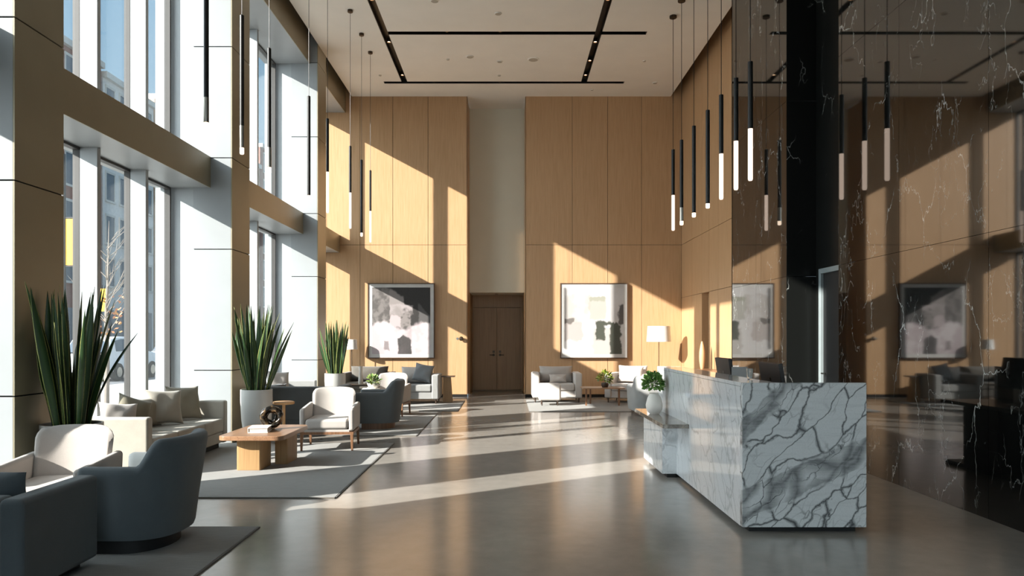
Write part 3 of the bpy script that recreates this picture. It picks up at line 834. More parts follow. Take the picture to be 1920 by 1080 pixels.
# right of the doors
box_chair('wide white armchair right of the recessed doors behind a white ottoman', (1.11, 17.32, RT), 0, 'f_white', W=1.13, D=0.85, arm=0.17, ha=0.67, hb=0.80, backcol='f_cream')
pillow('cushion', 'f_white', 'small white bolster lying in the wide white armchair', (1.14, 17.10, 0.445+RT), (0.40,0.20,0.13), 0.05, 0.5, 0.0, None, 12)
box_chair('white armchair angled toward the low table right of the doors', (2.82, 17.15, RT), math.radians(-24), 'f_white', W=1.02, D=0.85, arm=0.16, ha=0.66, hb=0.82)
pillow('cushion', 'f_white', 'plump white cushion in the angled white armchair', (2.77, 17.02, 0.445+RT), (0.58,0.40,0.17), math.radians(-24), 0.34, 0.03, None, 13)
barrel_chair('pale grey tub armchair seen from behind between ledge and angled white armchair', (2.72, 14.35, 0.0), PI, 'f_grey', pl='dark_wood', scale=0.98)

# ottoman
t = thing('ottoman', 'white upholstered ottoman on slim legs before the wide white armchair', 'ottoman', (0.90, 16.32, RT))
MB().box(-0.24, 0.24, -0.21, 0.21, 0.11, 0.475).build('cushion', MAT['f_white'], t, bevel=0.05, seg=5)
for sx in (-1, 1):
    for sy in (-1, 1): MB().lathe([(0.011,0),(0.016,0.115)], 10, sx*0.17, sy*0.15).build('leg', MAT['dark_wood'], t)

# ---- tables
def rrect(x0, x1, y0, y1, r, n=8):
    pts = []
    for cx, cy, a0 in ((x1-r,y1-r,0),(x0+r,y1-r,90),(x0+r,y0+r,180),(x1-r,y0+r,270)):
        for i in range(n+1):
            a = math.radians(a0+90*i/n); pts.append((cx+r*math.cos(a), cy+r*math.sin(a)))
    return pts
t = thing('plank_coffee_table', 'wooden coffee table with thick top and two slab legs on the middle rug', 'table', (-2.83, 8.72, RT))
MB().prism(rrect(-0.36, 0.36, -0.56, 0.56, 0.10), 0.35, 0.40).build('tabletop', MAT['walnut'], t, bevel=0.008)
MB().prism(rrect(-0.20, 0.07, -0.40, -0.02, 0.02), 0.0, 0.349).build('leg', MAT['walnut_leg'] if 'walnut_leg' in MAT else MAT['leg_oak'] if 'leg_oak' in MAT else MAT['oak_door'], t, bevel=0.004)
MB().prism(rrect(0.10, 0.25, 0.0, 0.42, 0.02), 0.0, 0.349).build('leg', MAT['oak_door'], t, bevel=0.004)
ZT = 0.40+RT
t = thing('book', 'white hardback lying on the plank coffee table before the ring sculpture', 'book', (-2.86, 8.60, ZT), 0.15)
MB().box(-0.11, 0.11, -0.14, 0.14, 0.0, 0.008).box(-0.11, 0.11, -0.14, 0.14, 0.05, 0.058).box(-0.11, -0.103, -0.14, 0.14, 0.008, 0.05).build('cover', MAT['book'], t)
MB().box(-0.10, 0.104, -0.134, 0.134, 0.0085, 0.0495).build('pages', MAT['paper'], t)
# ring sculpture
t = thing('ring_sculpture', 'dark mottled ring sculpture on the plank coffee table', 'sculpture', (-2.79, 8.80, ZT), 0.3)
def ring(u, v):
    a, b_ = 2*PI*u, 2*PI*v
    r = 0.034*(1+0.07*math.sin(5*a+2*b_)+0.05*math.sin(9*a-3*b_))
    R = 0.100+0.003*math.sin(3*a)
    return ((R+r*math.cos(b_))*math.cos(a), r*math.sin(b_)*1.2, 0.145+(R+r*math.cos(b_))*math.sin(a))
MB().grid(ring, 64, 20, True, True).build('ring', MAT['sculpt'], t, angle=80)
def ring2(u, v):
    a, b_ = 2*PI*u, 2*PI*v; r = 0.014*(1+0.2*math.sin(4*a+b_))
    return ((0.056+r*math.cos(b_))*math.cos(a), 0.012+r*math.sin(b_)+0.02*math.sin(a*2), 0.148+(0.056+r*math.cos(b_))*math.sin(a))
MB().grid(ring2, 40, 12, True, True).build('inner_coil', MAT['sculpt'], t, angle=80)
MB().box(-0.035, 0.035, -0.035, 0.035, 0.0, 0.022).build('foot', MAT['vase_tan'], t, bevel=0.004)
# round side table before the loveseat
t = thing('side_table', 'small round oak side table beside the second potted plant', 'table', (-3.24, 10.78, 0.0))
MB().lathe([(0.135,0.53),(0.15,0.535),(0.15,0.565),(0.14,0.57)], 36).build('tabletop', MAT['light_oak'], t)
MB().lathe([(0.022,0.02),(0.022,0.53)], 16).build('stem', MAT['light_oak'], t)
MB().lathe([(0.12,0.0),(0.12,0.015),(0.03,0.02)], 32).build('foot', MAT['light_oak'], t)
# dark coffee table of the second group
t = thing('coffee_table', 'dark low coffee table with white books, behind the slate barrel chair', 'table', (-2.62, 13.20, RT))
MB().prism(rrect(-0.50, 0.50, -0.32, 0.32, 0.04), 0.385, 0.42).build('tabletop', MAT['dark_wood'], t, bevel=0.004)
for sx in (-1, 1):
    for sy in (-1, 1): MB().box(sx*0.45-0.02, sx*0.45+0.02, sy*0.27-0.02, sy*0.27+0.02, 0, 0.384).build('leg', MAT['dark_wood'], t)
zt = 0.42+RT
def book(label, loc, rz, w, d, h, m='book'):
    t = thing('book', label, 'book', loc, rz, 'books on the dark coffee table')
    MB().box(-w/2, w/2, -d/2, d/2, 0, 0.005).box(-w/2, w/2, -d/2, d/2, h-0.005, h).box(-w/2, -w/2+0.005, -d/2, d/2, 0.005, h-0.005).build('cover', MAT[m], t)
    MB().box(-w/2+0.006, w/2-0.006, -d/2+0.005, d/2-0.005, 0.0052, h-0.0052).build('pages', MAT['paper'], t)
for i, (lb, m, w) in enumerate((('lowest white book of the stack on the dark coffee table','book',0.36), ('sage green book in the middle of the stack on the dark coffee table','book_green',0.34), ('white book topmost of the stack on the dark coffee table','book',0.30))):
    book(lb, (-2.40, 13.08, zt+i*0.056), 0.1*i-0.1, w, 0.28, 0.055, m)
t = thing('planter_bowl', 'white bowl with a small green plant on the book stack', 'plant', (-2.36, 13.10, zt+0.168))
MB().lathe([(0.05,0.0),(0.10,0.04),(0.12,0.09),(0.112,0.09),(0.09,0.045),(0.02,0.03)], 28).build('bowl', MAT['vase_white'], t)
def leafball(parent, m_center, rx, rz, n, size, cols, seed, name='foliage'):
    rnd = random.Random(seed); mb = MB(); mb.c = []
    for i in range(n):
        a = rnd.random()*2*PI; cz = rnd.uniform(-0.55, 1); r = math.sqrt(max(0, 1-cz*cz))
        k = rnd.uniform(0.55, 1.0)
        p = Vector((math.cos(a)*r*rx*k, math.sin(a)*r*rx*k, cz*rz*k)) + Vector(m_center)
        d = Vector((math.cos(a)*r+rnd.uniform(-.5,.5), math.sin(a)*r+rnd.uniform(-.5,.5), cz+rnd.uniform(-.3,.6))).normalized()
        sd = d.cross(Vector((rnd.uniform(-1,1), rnd.uniform(-1,1), 1))).normalized()
        nn = d.cross(sd); s = size*rnd.uniform(0.7, 1.25)
        pts = [p, p+d*s*0.35+sd*s*0.28+nn*s*0.05, p+d*s*0.75+sd*s*0.22+nn*s*0.05, p+d*s*1.05, p+d*s*0.75-sd*s*0.22+nn*s*0.05, p+d*s*0.35-sd*s*0.28+nn*s*0.05, p+d*s*0.55-nn*s*0.04]
        n0 = len(mb.v); mb.v += [tuple(q) for q in pts]
        mb.f += [(n0,n0+1,n0+6),(n0+1,n0+2,n0+6),(n0+2,n0+3,n0+6),(n0+3,n0+4,n0+6),(n0+4,n0+5,n0+6),(n0+5,n0,n0+6)]
        c = rnd.choice(cols); mb.c += [c]*7
    return mb.build(name, MAT['leaf'], parent, angle=60)
leafball(t, (0,0,0.13), 0.10, 0.08, 90, 0.07, [rgb(120,140,70), rgb(90,120,60), rgb(180,186,120)], 3)
# table with a vase behind, before the dark loveseat
t = thing('coffee_table', 'low dark table with a pale vase before the dark grey loveseat', 'table', (-3.22, 16.55, RT))
MB().prism(rrect(-0.42, 0.42, -0.26, 0.26, 0.04), 0.41, 0.44).build('tabletop', MAT['dark_wood'], t, bevel=0.004)
for sx in (-1, 1):
    for sy in (-1, 1): MB().box(sx*0.36-0.018, sx*0.36+0.018, sy*0.2-0.018, sy*0.2+0.018, 0, 0.409).build('leg', MAT['dark_wood'], t)
tag(MB().lathe([(0.05,0),(0.055,0.05),(0.045,0.18),(0.035,0.30),(0.045,0.40),(0.036,0.40),(0.028,0.30)], 24).build('vase', MAT['vase_white'], None, loc=(-3.26, 16.5, 0.44+RT)), 'tall slim pale vase on the low table under the left picture', 'vase')
tag(MB().lathe([(0.05,0),(0.09,0.015),(0.13,0.03),(0.125,0.034),(0.04,0.012)], 28).build('dish', MAT['book_green'], None, loc=(-3.03, 16.48, 0.44+RT)), 'shallow sage dish beside the slim pale vase', 'dish')
# slim side table by the grey armchair
t = thing('side_table', 'slim wooden side table right of the pale grey armchair by the doors', 'table', (-1.375, 17.1, RT))
MB().box(-0.15, 0.15, -0.15, 0.15, 0.575, 0.60).build('tabletop', MAT['dark_wood'], t)
MB().hexa([(-0.12,-0.09,0),(0.10,-0.09,0),(0.10,0.09,0),(-0.12,0.09,0)], [(-0.10,-0.06,0.574),(0.06,-0.06,0.574),(0.06,0.06,0.574),(-0.10,0.06,0.574)]).build('pedestal', MAT['oak_door'], t, bevel=0.004)
# low table right of the doors
t = thing('coffee_table', 'light wooden four-legged table between the white armchairs', 'table', (2.07, 16.42, RT))
MB().prism(rrect(-0.46, 0.46, -0.28, 0.28, 0.02), 0.36, 0.385).build('tabletop', MAT['walnut_x'], t, bevel=0.003)
for x, y in ((-0.38,-0.22),(-0.24,0.22),(0.33,-0.22),(0.40,0.22)): MB().box(x-0.018, x+0.018, y-0.018, y+0.018, 0, 0.359).build('leg', MAT['leg_wood'], t)
t = thing('potted_plant', 'round yellow-green plant in a dark pot on the light wooden table', 'plant', (2.12, 16.38, 0.385+RT))
MB().lathe([(0.06,0),(0.085,0.05),(0.08,0.10),(0.07,0.10),(0.07,0.08),(0.01,0.08)], 24).build('pot', MAT['dark_wood'], t)
leafball(t, (0,0,0.21), 0.15, 0.13, 190, 0.07, [rgb(170,180,70), rgb(120,140,50), rgb(196,200,110), rgb(86,104,40)], 5)
# console on the right oak wall with a tall vase
t = thing('console_table', 'narrow wooden console against the right oak wall behind the reception desk', 'table', (4.11, 15.1, 0))
MB().box(-0.18, 0.18, -0.85, 0.85, 0.79, 0.83).build('tabletop', MAT['walnut'], t, bevel=0.004)
for sy in (-1, 1): MB().box(-0.16, 0.16, sy*0.75-0.03, sy*0.75+0.03, 0, 0.789).build('leg', MAT['walnut'], t)
tag(MB().lathe([(0.03,0),(0.045,0.05),(0.062,0.22),(0.058,0.36),(0.035,0.50),(0.014,0.58),(0.009,0.58)], 28).build('vase', MAT['vase_tan'], None, loc=(4.08, 15.72, 0.83)), 'tall slim tan vase on the console by the right oak wall', 'vase')

# ---- floor lamps
def floor_lamp(label, loc, zt, zb, r0, r1):
    t = thing('floor_lamp', label, 'lamp', loc)
    MB().lathe([(0.14,0),(0.14,0.012),(0.02,0.025)], 32).build('base', MAT['bronze'], t)
    MB().lathe([(0.009,0.02),(0.009,zt-0.06)], 12).build('pole', MAT['bronze'], t)
    MB().lathe([(r0,zb),(r1,zt),(r1-0.004,zt),(r0-0.004,zb)], 40, cap0=False, cap1=False).build('lamp_shade', MAT['shade'], t)
    s = MB()
    for k in range(3):
        a = 2*PI*k/3; s.tube([(0,0,zt-0.06),(math.cos(a)*(r1-0.003), math.sin(a)*(r1-0.003), zt-0.02)], 0.003, 6)
    s.build('shade_ring', MAT['bronze'], t)
    MB().lathe([(0.012,zt-0.16),(0.03,zt-0.12),(0.028,zt-0.09),(0.012,zt-0.06)], 16).build('bulb', MAT['paper'], t)
floor_lamp('floor lamp with a wide white drum shade in the right back corner', (3.6, 17.85, 0), 1.76, 1.39, 0.29, 0.265)
floor_lamp('thin floor lamp with a small pale shade left of the left picture', (-3.83, 18.28, 0), 1.44, 1.20, 0.14, 0.12)

# ---- snake plants
def snake_plant(label, loc, seed, n=34, spread=0.24, hmax=1.2, rpot=0.235, hp=0.78, xmin=-1.0):
    t = thing('potted_snake_plant', label, 'plant', loc, 0, 'tall snake plants in pots by the columns')
    prof = [(rpot*0.66,0),(rpot*0.74,0.05),(rpot*0.93,hp*0.45),(rpot,hp*0.8),(rpot,hp),(rpot-0.018,hp),(rpot-0.02,hp-0.08)]
    MB().lathe(prof, 48, cap1=False).build('pot', MAT['pot'], t)
    MB().lathe([(rpot*0.3,hp-0.075),(rpot-0.019,hp-0.08)], 32, cap0=True, cap1=False).build('soil', MAT['soil'], t)
    rnd = random.Random(seed); mb = MB(); mb.c = []
    for k in range(n):
        a = rnd.random()*2*PI; rr = math.sqrt(rnd.random())
        bx, by = math.cos(a)*rr*(rpot*0.62), math.sin(a)*rr*(rpot*0.62)
        h = hmax*(rnd.uniform(0.62, 1.0) if k > 5 else rnd.uniform(0.92, 1.0))
        out = spread*rr*rnd.uniform(0.45, 1.0)*(1.15 if h < 0.9*hmax else 0.8)
        a2 = a + rnd.uniform(-0.5, 0.5)
        w = rnd.uniform(0.026, 0.038); tw = rnd.uniform(-0.9, 0.9); fa = rnd.random()*PI
        bend = rnd.uniform(0.9, 1.7)
        dark = rnd.uniform(0.75, 1.2)
        g0, g1 = mul(rgb(30,54,28), dark), mul(rgb(52,80,40), dark); ye = rgb(164,168,92)
        NR = 13; n0 = len(mb.v)
        for i in range(NR):
            f = i/(NR-1)
            cx = bx + math.cos(a2)*out*f**bend; cy = by + math.sin(a2)*out*f**bend
            cz = hp-0.085 + h*f
            lim = xmin + 0.06
            if cx < lim: cx = lim - 0.04*(1-math.exp((cx-lim)/0.1))
            ww = w*(0.5+0.5*min(1, f/0.35))*(1-max(0,(f-0.5)/0.5)**2.0)*1.0
            ang = fa + tw*f
            ux, uy = math.cos(ang), math.sin(ang); vx_, vy_ = -uy, ux
            for j, q in enumerate((-1, -0.78, 0, 0.78, 1)):
                fold = 0.30*ww*(q*q)
                mb.v.append((cx+ux*ww*q+vx_*fold, cy+uy*ww*q+vy_*fold, cz))
                edge = abs(q) > 0.9
                mb.c.append(ye if (edge and k % 3 != 1) else (g1 if j == 2 else g0))
        for i in range(NR-1):
            for j in range(4): mb.f.append((n0+i*5+j, n0+i*5+j+1, n0+(i+1)*5+j+1, n0+(i+1)*5+j))
    o = mb.build('foliage', MAT['snake'], t, angle=50)
    md = o.modifiers.new('thick', 'SOLIDIFY'); md.thickness = 0.003; md.offset = 0
    return t
snake_plant('tall snake plant in front of the nearest column behind a cream armchair', (-3.645, 6.24, 0), 3, n=52, hmax=1.26, spread=0.38, xmin=-0.235)
snake_plant('tall snake plant in front of the second column beside the round side table', (-3.50, 10.38, RT), 11, n=56, hmax=1.28, spread=0.38, xmin=-0.38, rpot=0.215, hp=0.76)
snake_plant('tall snake plant in front of the third column before the oak wall', (-3.45, 14.88, 0), 21, n=42, spread=0.32, xmin=-0.43, rpot=0.205, hp=0.78, hmax=1.15)

# ================================================================== RECEPTION DESK
D0, D1 = 5.71, 8.97
dk = thing('reception_desk', 'white veined marble reception desk before the black wall', 'desk', (0,0,0))
MB().box(1.79, 2.74, D0, D0+0.055, 0.045, 1.15).build('end_panel', MAT['marble_end'], dk, bevel=0.003, seg=2)
MB().box(1.79, 1.85, D0+0.056, D1, 0.045, 1.118).build('front_panel', MAT['marble_side'], dk)
MB().box(1.79, 2.06, D0+0.056, D1, 1.12, 1.15).build('counter_top', MAT['marble_top'] if 'marble_top' in MAT else MAT['marble_side'], dk, bevel=0.002, seg=2)
MB().box(1.85, 2.06, D1-0.05, D1-0.001, 0.045, 1.118).build('far_panel', MAT['marble_side'], dk)
MB().box(1.86, 2.74, D0+0.057, D1-0.06, 0.72, 0.76).build('worktop', MAT['dark_wood'], dk)
MB().box(2.04, 2.06, D0+0.057, D1-0.06, 0.761, 1.118).build('back_lining', MAT['dark_wood'], dk)
for i in range(3):
    y0 = D0+0.07+i*1.055
    cb = MB().box(2.2, 2.70, y0, y0+0.62, 0.045, 0.719).build('cabinet', MAT['plinth'], dk)
    for k in range(3):
        dr = MB().box(2.70, 2.72, y0+0.01, y0+0.61, 0.06+k*0.22, 0.27+k*0.22).build('drawer', MAT['plinth'], cb)
MB().box(1.86, 2.68, D0+0.06, D1-0.06, 0.0, 0.045).build('plinth', MAT['plinth'], dk)
MB().box(1.53, 1.789, 7.39, 9.04, 0.595, 0.635).build('ledge_top', MAT['slab'], dk, bevel=0.003)
MB().box(1.64, 1.789, 7.95, 9.04, 0.045, 0.594).build('ledge_body', MAT['marble_side'], dk)
MB().box(1.70, 1.79, 7.98, 9.0, 0.0, 0.045).build('ledge_plinth', MAT['plinth'], dk)
# plant on the ledge
t = thing('potted_plant', 'bushy green plant in a white round vase on the desk ledge', 'plant', (1.645, 8.42, 0.635))
MB().lathe([(0.05,0),(0.085,0.04),(0.095,0.10),(0.075,0.18),(0.05,0.225),(0.055,0.235),(0.042,0.235),(0.03,0.2)], 32).build('vase', MAT['vase_white'], t)
leafball(t, (-0.01,0,0.34), 0.105, 0.12, 620, 0.042, [rgb(104,150,70), rgb(134,176,90), rgb(160,190,110), rgb(70,116,50)], 9)
# monitors: thin shells tilted on a stand, backs to the visitors
def monitor(label, y, rz):
    t = thing('monitor', label, 'monitor', (2.36, y, 0.76), rz, 'monitors on the reception desk')
    m = MB().box(-0.018, 0.018, -0.26, 0.26, -0.17, 0.17); mt = Matrix.Translation((0,0,0.345)) @ Matrix.Rotation(math.radians(-9), 4, 'Y')
    m.xform(mt); sh = m.build('shell', MAT['screen'], t, bevel=0.006)
    g = MB().box(0.0185, 0.0205, -0.25, 0.25, -0.16, 0.16); g.xform(mt); g.build('screen', MAT['screen_glass'], t)
    e = MB().lathe([(0.018,0),(0.018,0.001)], 20); e.xform(mt @ Matrix.Translation((-0.0182,0,0.02)) @ Matrix.Rotation(-PI/2, 4, 'Y')); e.build('emblem', MAT['emblem'], t)
    MB().box(-0.012, 0.012, -0.05, 0.05, 0.008, 0.22).build('stand', MAT['steel'], t)
    MB().box(-0.09, 0.09, -0.10, 0.10, 0.0, 0.008).build('foot', MAT['steel'], t)
    return t
monitor('dark monitor on the reception desk nearest the camera, back turned', 6.66, 0)
monitor('dark monitor farther along the reception desk by the oak wall', 8.12, 0)
t = thing('card_stand', 'blank white card standing on the reception desk between the monitors', 'card', (2.42, 7.75, 0.76))
MB().box(-0.10, 0.06, 0, 0.006, 0.03, 0.43).build('card', MAT['paper'], t)
MB().box(-0.06, 0.03, -0.04, 0.05, 0, 0.029).build('foot', MAT['paper'], t)
tag(MB().lathe([(0.022,0),(0.025,0.05),(0.027,0.09),(0.0255,0.09),(0.0235,0.05),(0.02,0.006)], 28).build('drinking_glass', MAT['clear'], None, loc=(2.0, 6.18, 1.15)), 'clear empty drinking glass on the reception desk top', 'glass')

# ================================================================== PICTURES AND WALL FITTINGS
def sm(e0, e1, x):
    k = max(0, min(1, (x-e0)/(e1-e0))); return k*k*(3-2*k)
from mathutils import noise as mn
def nz(u, v, s, o=0): return mn.fractal(Vector((u*s+o, v*s-o, o*0.37)), 0.8, 2.1, 5)*0.5+0.5
def lerp(a, b_, k): return tuple(a[i]+(b_[i]-a[i])*k for i in range(3))
def art_left(u, v):
    n, m = nz(u, v, 4, 1.3), nz(u, v, 9, 5.1)
    c = lerp(rgb(92,88,86), rgb(136,130,128), sm(0.3, 0.7, m))
    pink = lerp(rgb(214,198,202), rgb(240,230,232), sm(0.3, 0.7, n))
    black = rgb(24,24,23)
    e = lambda x, w=0.012: sm(-w, w, x+(m-0.5)*0.05)
    c = lerp(c, black, e(u-0.54)*e(v-0.42))                            # dark block
    c = lerp(c, rgb(160,152,150), e(u-0.30)*e(0.54-u)*e(v-0.55))
    c = lerp(c, black, e(v-(1.13-0.5*u), 0.02)*e(u-0.25))
    c = lerp(c, rgb(186,176,176), e(u-0.30)*e(0.70-u)*e(v-0.60)*e(0.74-v)*sm(0.25,0.6,n))
    c = lerp(c, rgb(206,192,194), e(u-0.30)*e(0.50-u)*e(v-0.40)*e(0.58-v))
    c = lerp(c, rgb(150,142,140), e(u-0.50)*e(0.66-u)*e(v-0.34)*e(0.64-v)*sm(0.2,0.55,m))
    c = lerp(c, rgb(92,90,90), e(u-0.80)*e(v-0.42)*e(1.02-0.9*(u-0.8)-v-0.27))
    c = lerp(c, pink, e(0.43+0.05*math.sin(u*9)+0.03*(n-0.5)-v, 0.03)*(1-e(u-0.52)*e(0.68-u)*0.25))
    c = lerp(c, black, e(u-0.44)*e(0.68-u)*e(0.28-0.5*abs(u-0.54)-v)*(0.85+0.15*n))
    c = lerp(c, rgb(120,108,110), e(u-0.21)*e(0.29-u)*e(v-0.06)*e(0.20-v)*0.8)
    return c
def art_right(u, v):
    n, m = nz(u, v, 3.5, 8.3), nz(u, v, 9, 2.7)
    c = lerp(rgb(232,228,228), rgb(244,242,242), n)
    e = lambda x, w=0.014: sm(-w, w, x+(m-0.5)*0.06)
    c = lerp(c, rgb(214,208,204), e(0.42-u)*e(v-0.45)*e(0.9-v)*sm(0.2,0.7,n))
    c = lerp(c, rgb(198,196,186), e(u-0.42)*e(0.71-u)*e(v-0.52)*e(0.86-v)*0.8)
    c = lerp(c, rgb(176,178,160), e(u-0.44)*e(0.69-u)*e(v-0.80)*e(0.86-v)*0.8)
    c = lerp(c, rgb(206,196,192), e(0.30-u)*e(v-0.20)*e(0.48-v)*0.9)
    c = lerp(c, rgb(128,122,118), e(0.17-u)*e(v-0.465)*e(0.535-v))
    c = lerp(c, rgb(196,190,182), e(u-0.48)*e(0.8-u)*e(0.4-v)*0.6)
    dk = rgb(74,80,68)
    c = lerp(c, dk, e(u-0.53)*e(0.68-u)*e(v-0.21)*e(0.50-(u-0.60)**2*4-v))
    c = lerp(c, dk, e(u-0.77)*e(0.955-u)*e(0.47-(u-0.85)**2*4-v))
    c = lerp(c, dk, e(u-0.6)*e(0.85-u)*e(v-0.42)*e(0.49-v))
    c = lerp(c, rgb(96,92,90), e(u-0.92)*e(v-0.44)*e(0.5+0.22*(u-0.6)+0.16-v))
    return c
def picture(name, label, x0, x1, z0, z1, fn, fm):
    t = thing(name, label, 'picture', ((x0+x1)/2, YB, (z0+z1)/2))
    w, h, d = (x1-x0)/2, (z1-z0)/2, 0.085; q = 0.022
    fr = MB().box(-w,w,-d,-0.001,h-q,h).box(-w,w,-d,-0.001,-h,-h+q).box(-w,-w+q,-d,-0.001,-h+q,h-q).box(w-q,w,-d,-0.001,-h+q,h-q)
    fr.build('frame', MAT[fm], t)
    MB().box(-w+q, w-q, -d+0.015, -d+0.022, -h+q, h-q).build('mat_board', MAT['paper'], t)
    g = 0.088; nu, nv = 110, 124; mb = MB(); pw, ph = w-g-0.02, h-g-0.02
    mb.grid(lambda u, v: ((2*u-1)*pw, -d+0.013, (2*v-1)*ph), nu, nv)
    mb.c = [tuple(q*0.62 for q in fn(i/(nu-1), j/(nv-1))[:3]) for i in range(nu) for j in range(nv)]
    mb.build('print', MAT['art'], t)
MAT['frame_brown'] = plain('frame_brown', rgb(84,62,46), 0.5)
picture('framed_picture', 'large framed black and pale pink abstract left of the recessed doors', -3.49, -1.83, 0.97, 2.84, art_left, 'frame_brown')
picture('framed_picture', 'large framed pale abstract with dark green shapes right of the doors', 1.29, 2.97, 0.97, 2.84, art_right, 'frame_brown')
t = thing('wall_knob', 'small round metal knob on the oak wall left of the doors', 'knob', (-1.17, YB, 1.46))
k = MB().lathe([(0.02,0),(0.02,0.03),(0.045,0.04),(0.055,0.06),(0.045,0.08),(0.015,0.088)], 24); k.xform(Matrix.Rotation(PI/2, 4, 'X')); k.build('knob', MAT['bronze'], t)
k = MB().lathe([(0.03,0),(0.03,0.006)], 24); k.xform(Matrix.Translation((-0.10,0,0)) @ Matrix.Rotation(PI/2, 4, 'X')); k.build('rosette', MAT['steel'], t)
# ================================================================== OUTSIDE
MAT['pave'] = plain('pavement', rgb(176,172,166), 0.85, scale=2)
MAT['asphalt'] = plain('asphalt', rgb(104,104,106), 0.85, scale=4)
MAT['brick'] = plain('red_brick', rgb(132,92,80), 0.85, var=0.12, scale=12)
MAT['pale_stone'] = plain('pale_stone', rgb(206,202,198), 0.8)
MAT['tan_stone'] = plain('tan_stone', rgb(178,150,126), 0.8)
MAT['win_dark'] = plain('window_dark', rgb(70,82,94), 0.15)
MAT['win_frame'] = plain('window_surround', rgb(190,186,180), 0.7)
MAT['bark'] = plain('pale_bark', rgb(128,120,112), 0.9)
MAT['yellow'] = plain('yellow_cloth', rgb(236,178,60), 0.7)
MAT['car_white'] = plain('car_paint_white', rgb(226,228,230), 0.25)
MAT['car_silver'] = plain('car_paint_silver', rgb(150,154,158), 0.25, 0.4)
MAT['tyre'] = plain('tyre_rubber', rgb(28,28,28), 0.8)
S('ground_pavement', MB().box(-13, -5.0, -10, 110, -0.3, -0.06), MAT['pave'])
S('road', MB().box(-23, -13, -40, 140, -0.4, -0.16), MAT['asphalt'])
S('ground_far_pavement', MB().box(-70, -23, -20, 140, -0.4, -0.10), MAT['pave'])
def building(label, x, y0, y1, h, m, rows, cols, ww, wh, base=4.2, depth=14, roofbox=None):
    b = thing('building', label, 'building', (x, (y0+y1)/2, -0.1), 0, 'buildings across the street')
    L = (y1-y0)/2
    MB().box(-depth, 0, -L, L, 0, h).build('walls', MAT[m], b)
    MB().box(-depth-0.2, 0.25, -L-0.001, L+0.001, h, h+0.35).build('cornice', MAT['win_frame'], b)
    MB().box(0.0, 0.18, -L+0.6, L-0.6, 0.4, 3.2).build('shopfront', MAT['win_dark'], b)
    w0 = None
    for r in range(rows):
        for c in range(cols):
            yy = -L + (c+0.5)*2*L/cols; zz = base + (r+0.5)*(h-base)/rows
            if w0 is None:
                w0 = MB().box(-0.05, 0.08, -ww/2-0.12, ww/2+0.12, -wh/2-0.12, -wh/2).box(-0.05, 0.06, -ww/2-0.1, ww/2+0.1, wh/2, wh/2+0.14).box(0, 0.05, -ww/2-0.08, -ww/2, -wh/2, wh/2).box(0, 0.05, ww/2, ww/2+0.08, -wh/2, wh/2).build('window', MAT['win_frame'], b)
                p0 = MB().box(0.0, 0.02, -ww/2, ww/2, -wh/2, wh/2).build('window_glass', MAT['win_dark'], w0)
                w0.location = (0, yy, zz)
            else:
                w = w0.copy(); COL.objects.link(w); w.location = (0, yy, zz); w.parent = b
                p = p0.copy(); COL.objects.link(p); p.parent = w
    if roofbox: MB().box(*roofbox).build('roof_house', MAT['brick'], b)
building('red brick building across the street behind the first window strip', -24, 32, 44.0, 17.4, 'brick', 5, 6, 1.1, 1.7, roofbox=(-8,-2,2.0,5.2,17.75,20.4))
building('pale stone building with grey windows next to the brick one', -24, 44.2, 50.5, 17.0, 'pale_stone', 5, 4, 0.9, 1.6)
building('tan building beyond the pale stone one', -24, 50.7, 72, 17.8, 'tan_stone', 5, 8, 1.2, 1.7)
building('far red brick building at the end of the street', -24, 72.2, 100, 20.0, 'brick', 6, 9, 1.2, 1.8)
# street tree
t = thing('street_tree', 'bare pale young tree on the pavement outside the window', 'tree', (-9.15, 17.0, -0.06))
rnd = random.Random(4); tr = MB()
tr.tube([(0,0,0),(0.02,0,1.0),(-0.02,0.03,2.0),(0.03,0,2.8),(0.06,0,4.2)], [0.06,0.05,0.04,0.026,0.005], 8)
tr.build('trunk', MAT['bark'], t)
br = MB()
for k in range(22):
    z = rnd.uniform(1.5, 3.6); a = rnd.random()*2*PI; l = rnd.uniform(0.5, 1.2)*(1.15-z/5)
    p0 = Vector((0.01,0,z)); p1 = p0+Vector((math.cos(a)*l*0.5, math.sin(a)*l*0.5, l*0.5)); p2 = p1+Vector((math.cos(a+.3)*l*0.5, math.sin(a+.3)*l*0.5, l*0.75))
    br.tube([p0,p1,p2], [0.013,0.008,0.003], 5)
    for q in range(3):
        s = p0.lerp(p2, rnd.uniform(0.35, 0.9)); a2 = a+rnd.uniform(-1,1)
        br.tube([s, s+Vector((math.cos(a2)*0.3, math.sin(a2)*0.3, 0.32))], [0.007,0.002], 4)
br.build('branches', MAT['bark'], t)
lf = MB(); lf.c = []
for k in range(70):
    a = rnd.random()*2*PI; r = rnd.uniform(0.1, 0.5); p = Vector((0.1+math.cos(a)*r, math.sin(a)*r, rnd.uniform(1.6, 2.6)))
    u = Vector((rnd.uniform(-1,1), rnd.uniform(-1,1), rnd.uniform(-1,1))).normalized()*0.05; w_ = u.orthogonal().normalized()*0.03
    n0 = len(lf.v); lf.v += [tuple(p-u), tuple(p+w_), tuple(p+u), tuple(p-w_)]; lf.f.append((n0,n0+1,n0+2,n0+3)); lf.c += [rnd.choice([rgb(206,150,90), rgb(190,120,80)])]*4
lf.build('leaves', MAT['leaf'], t)
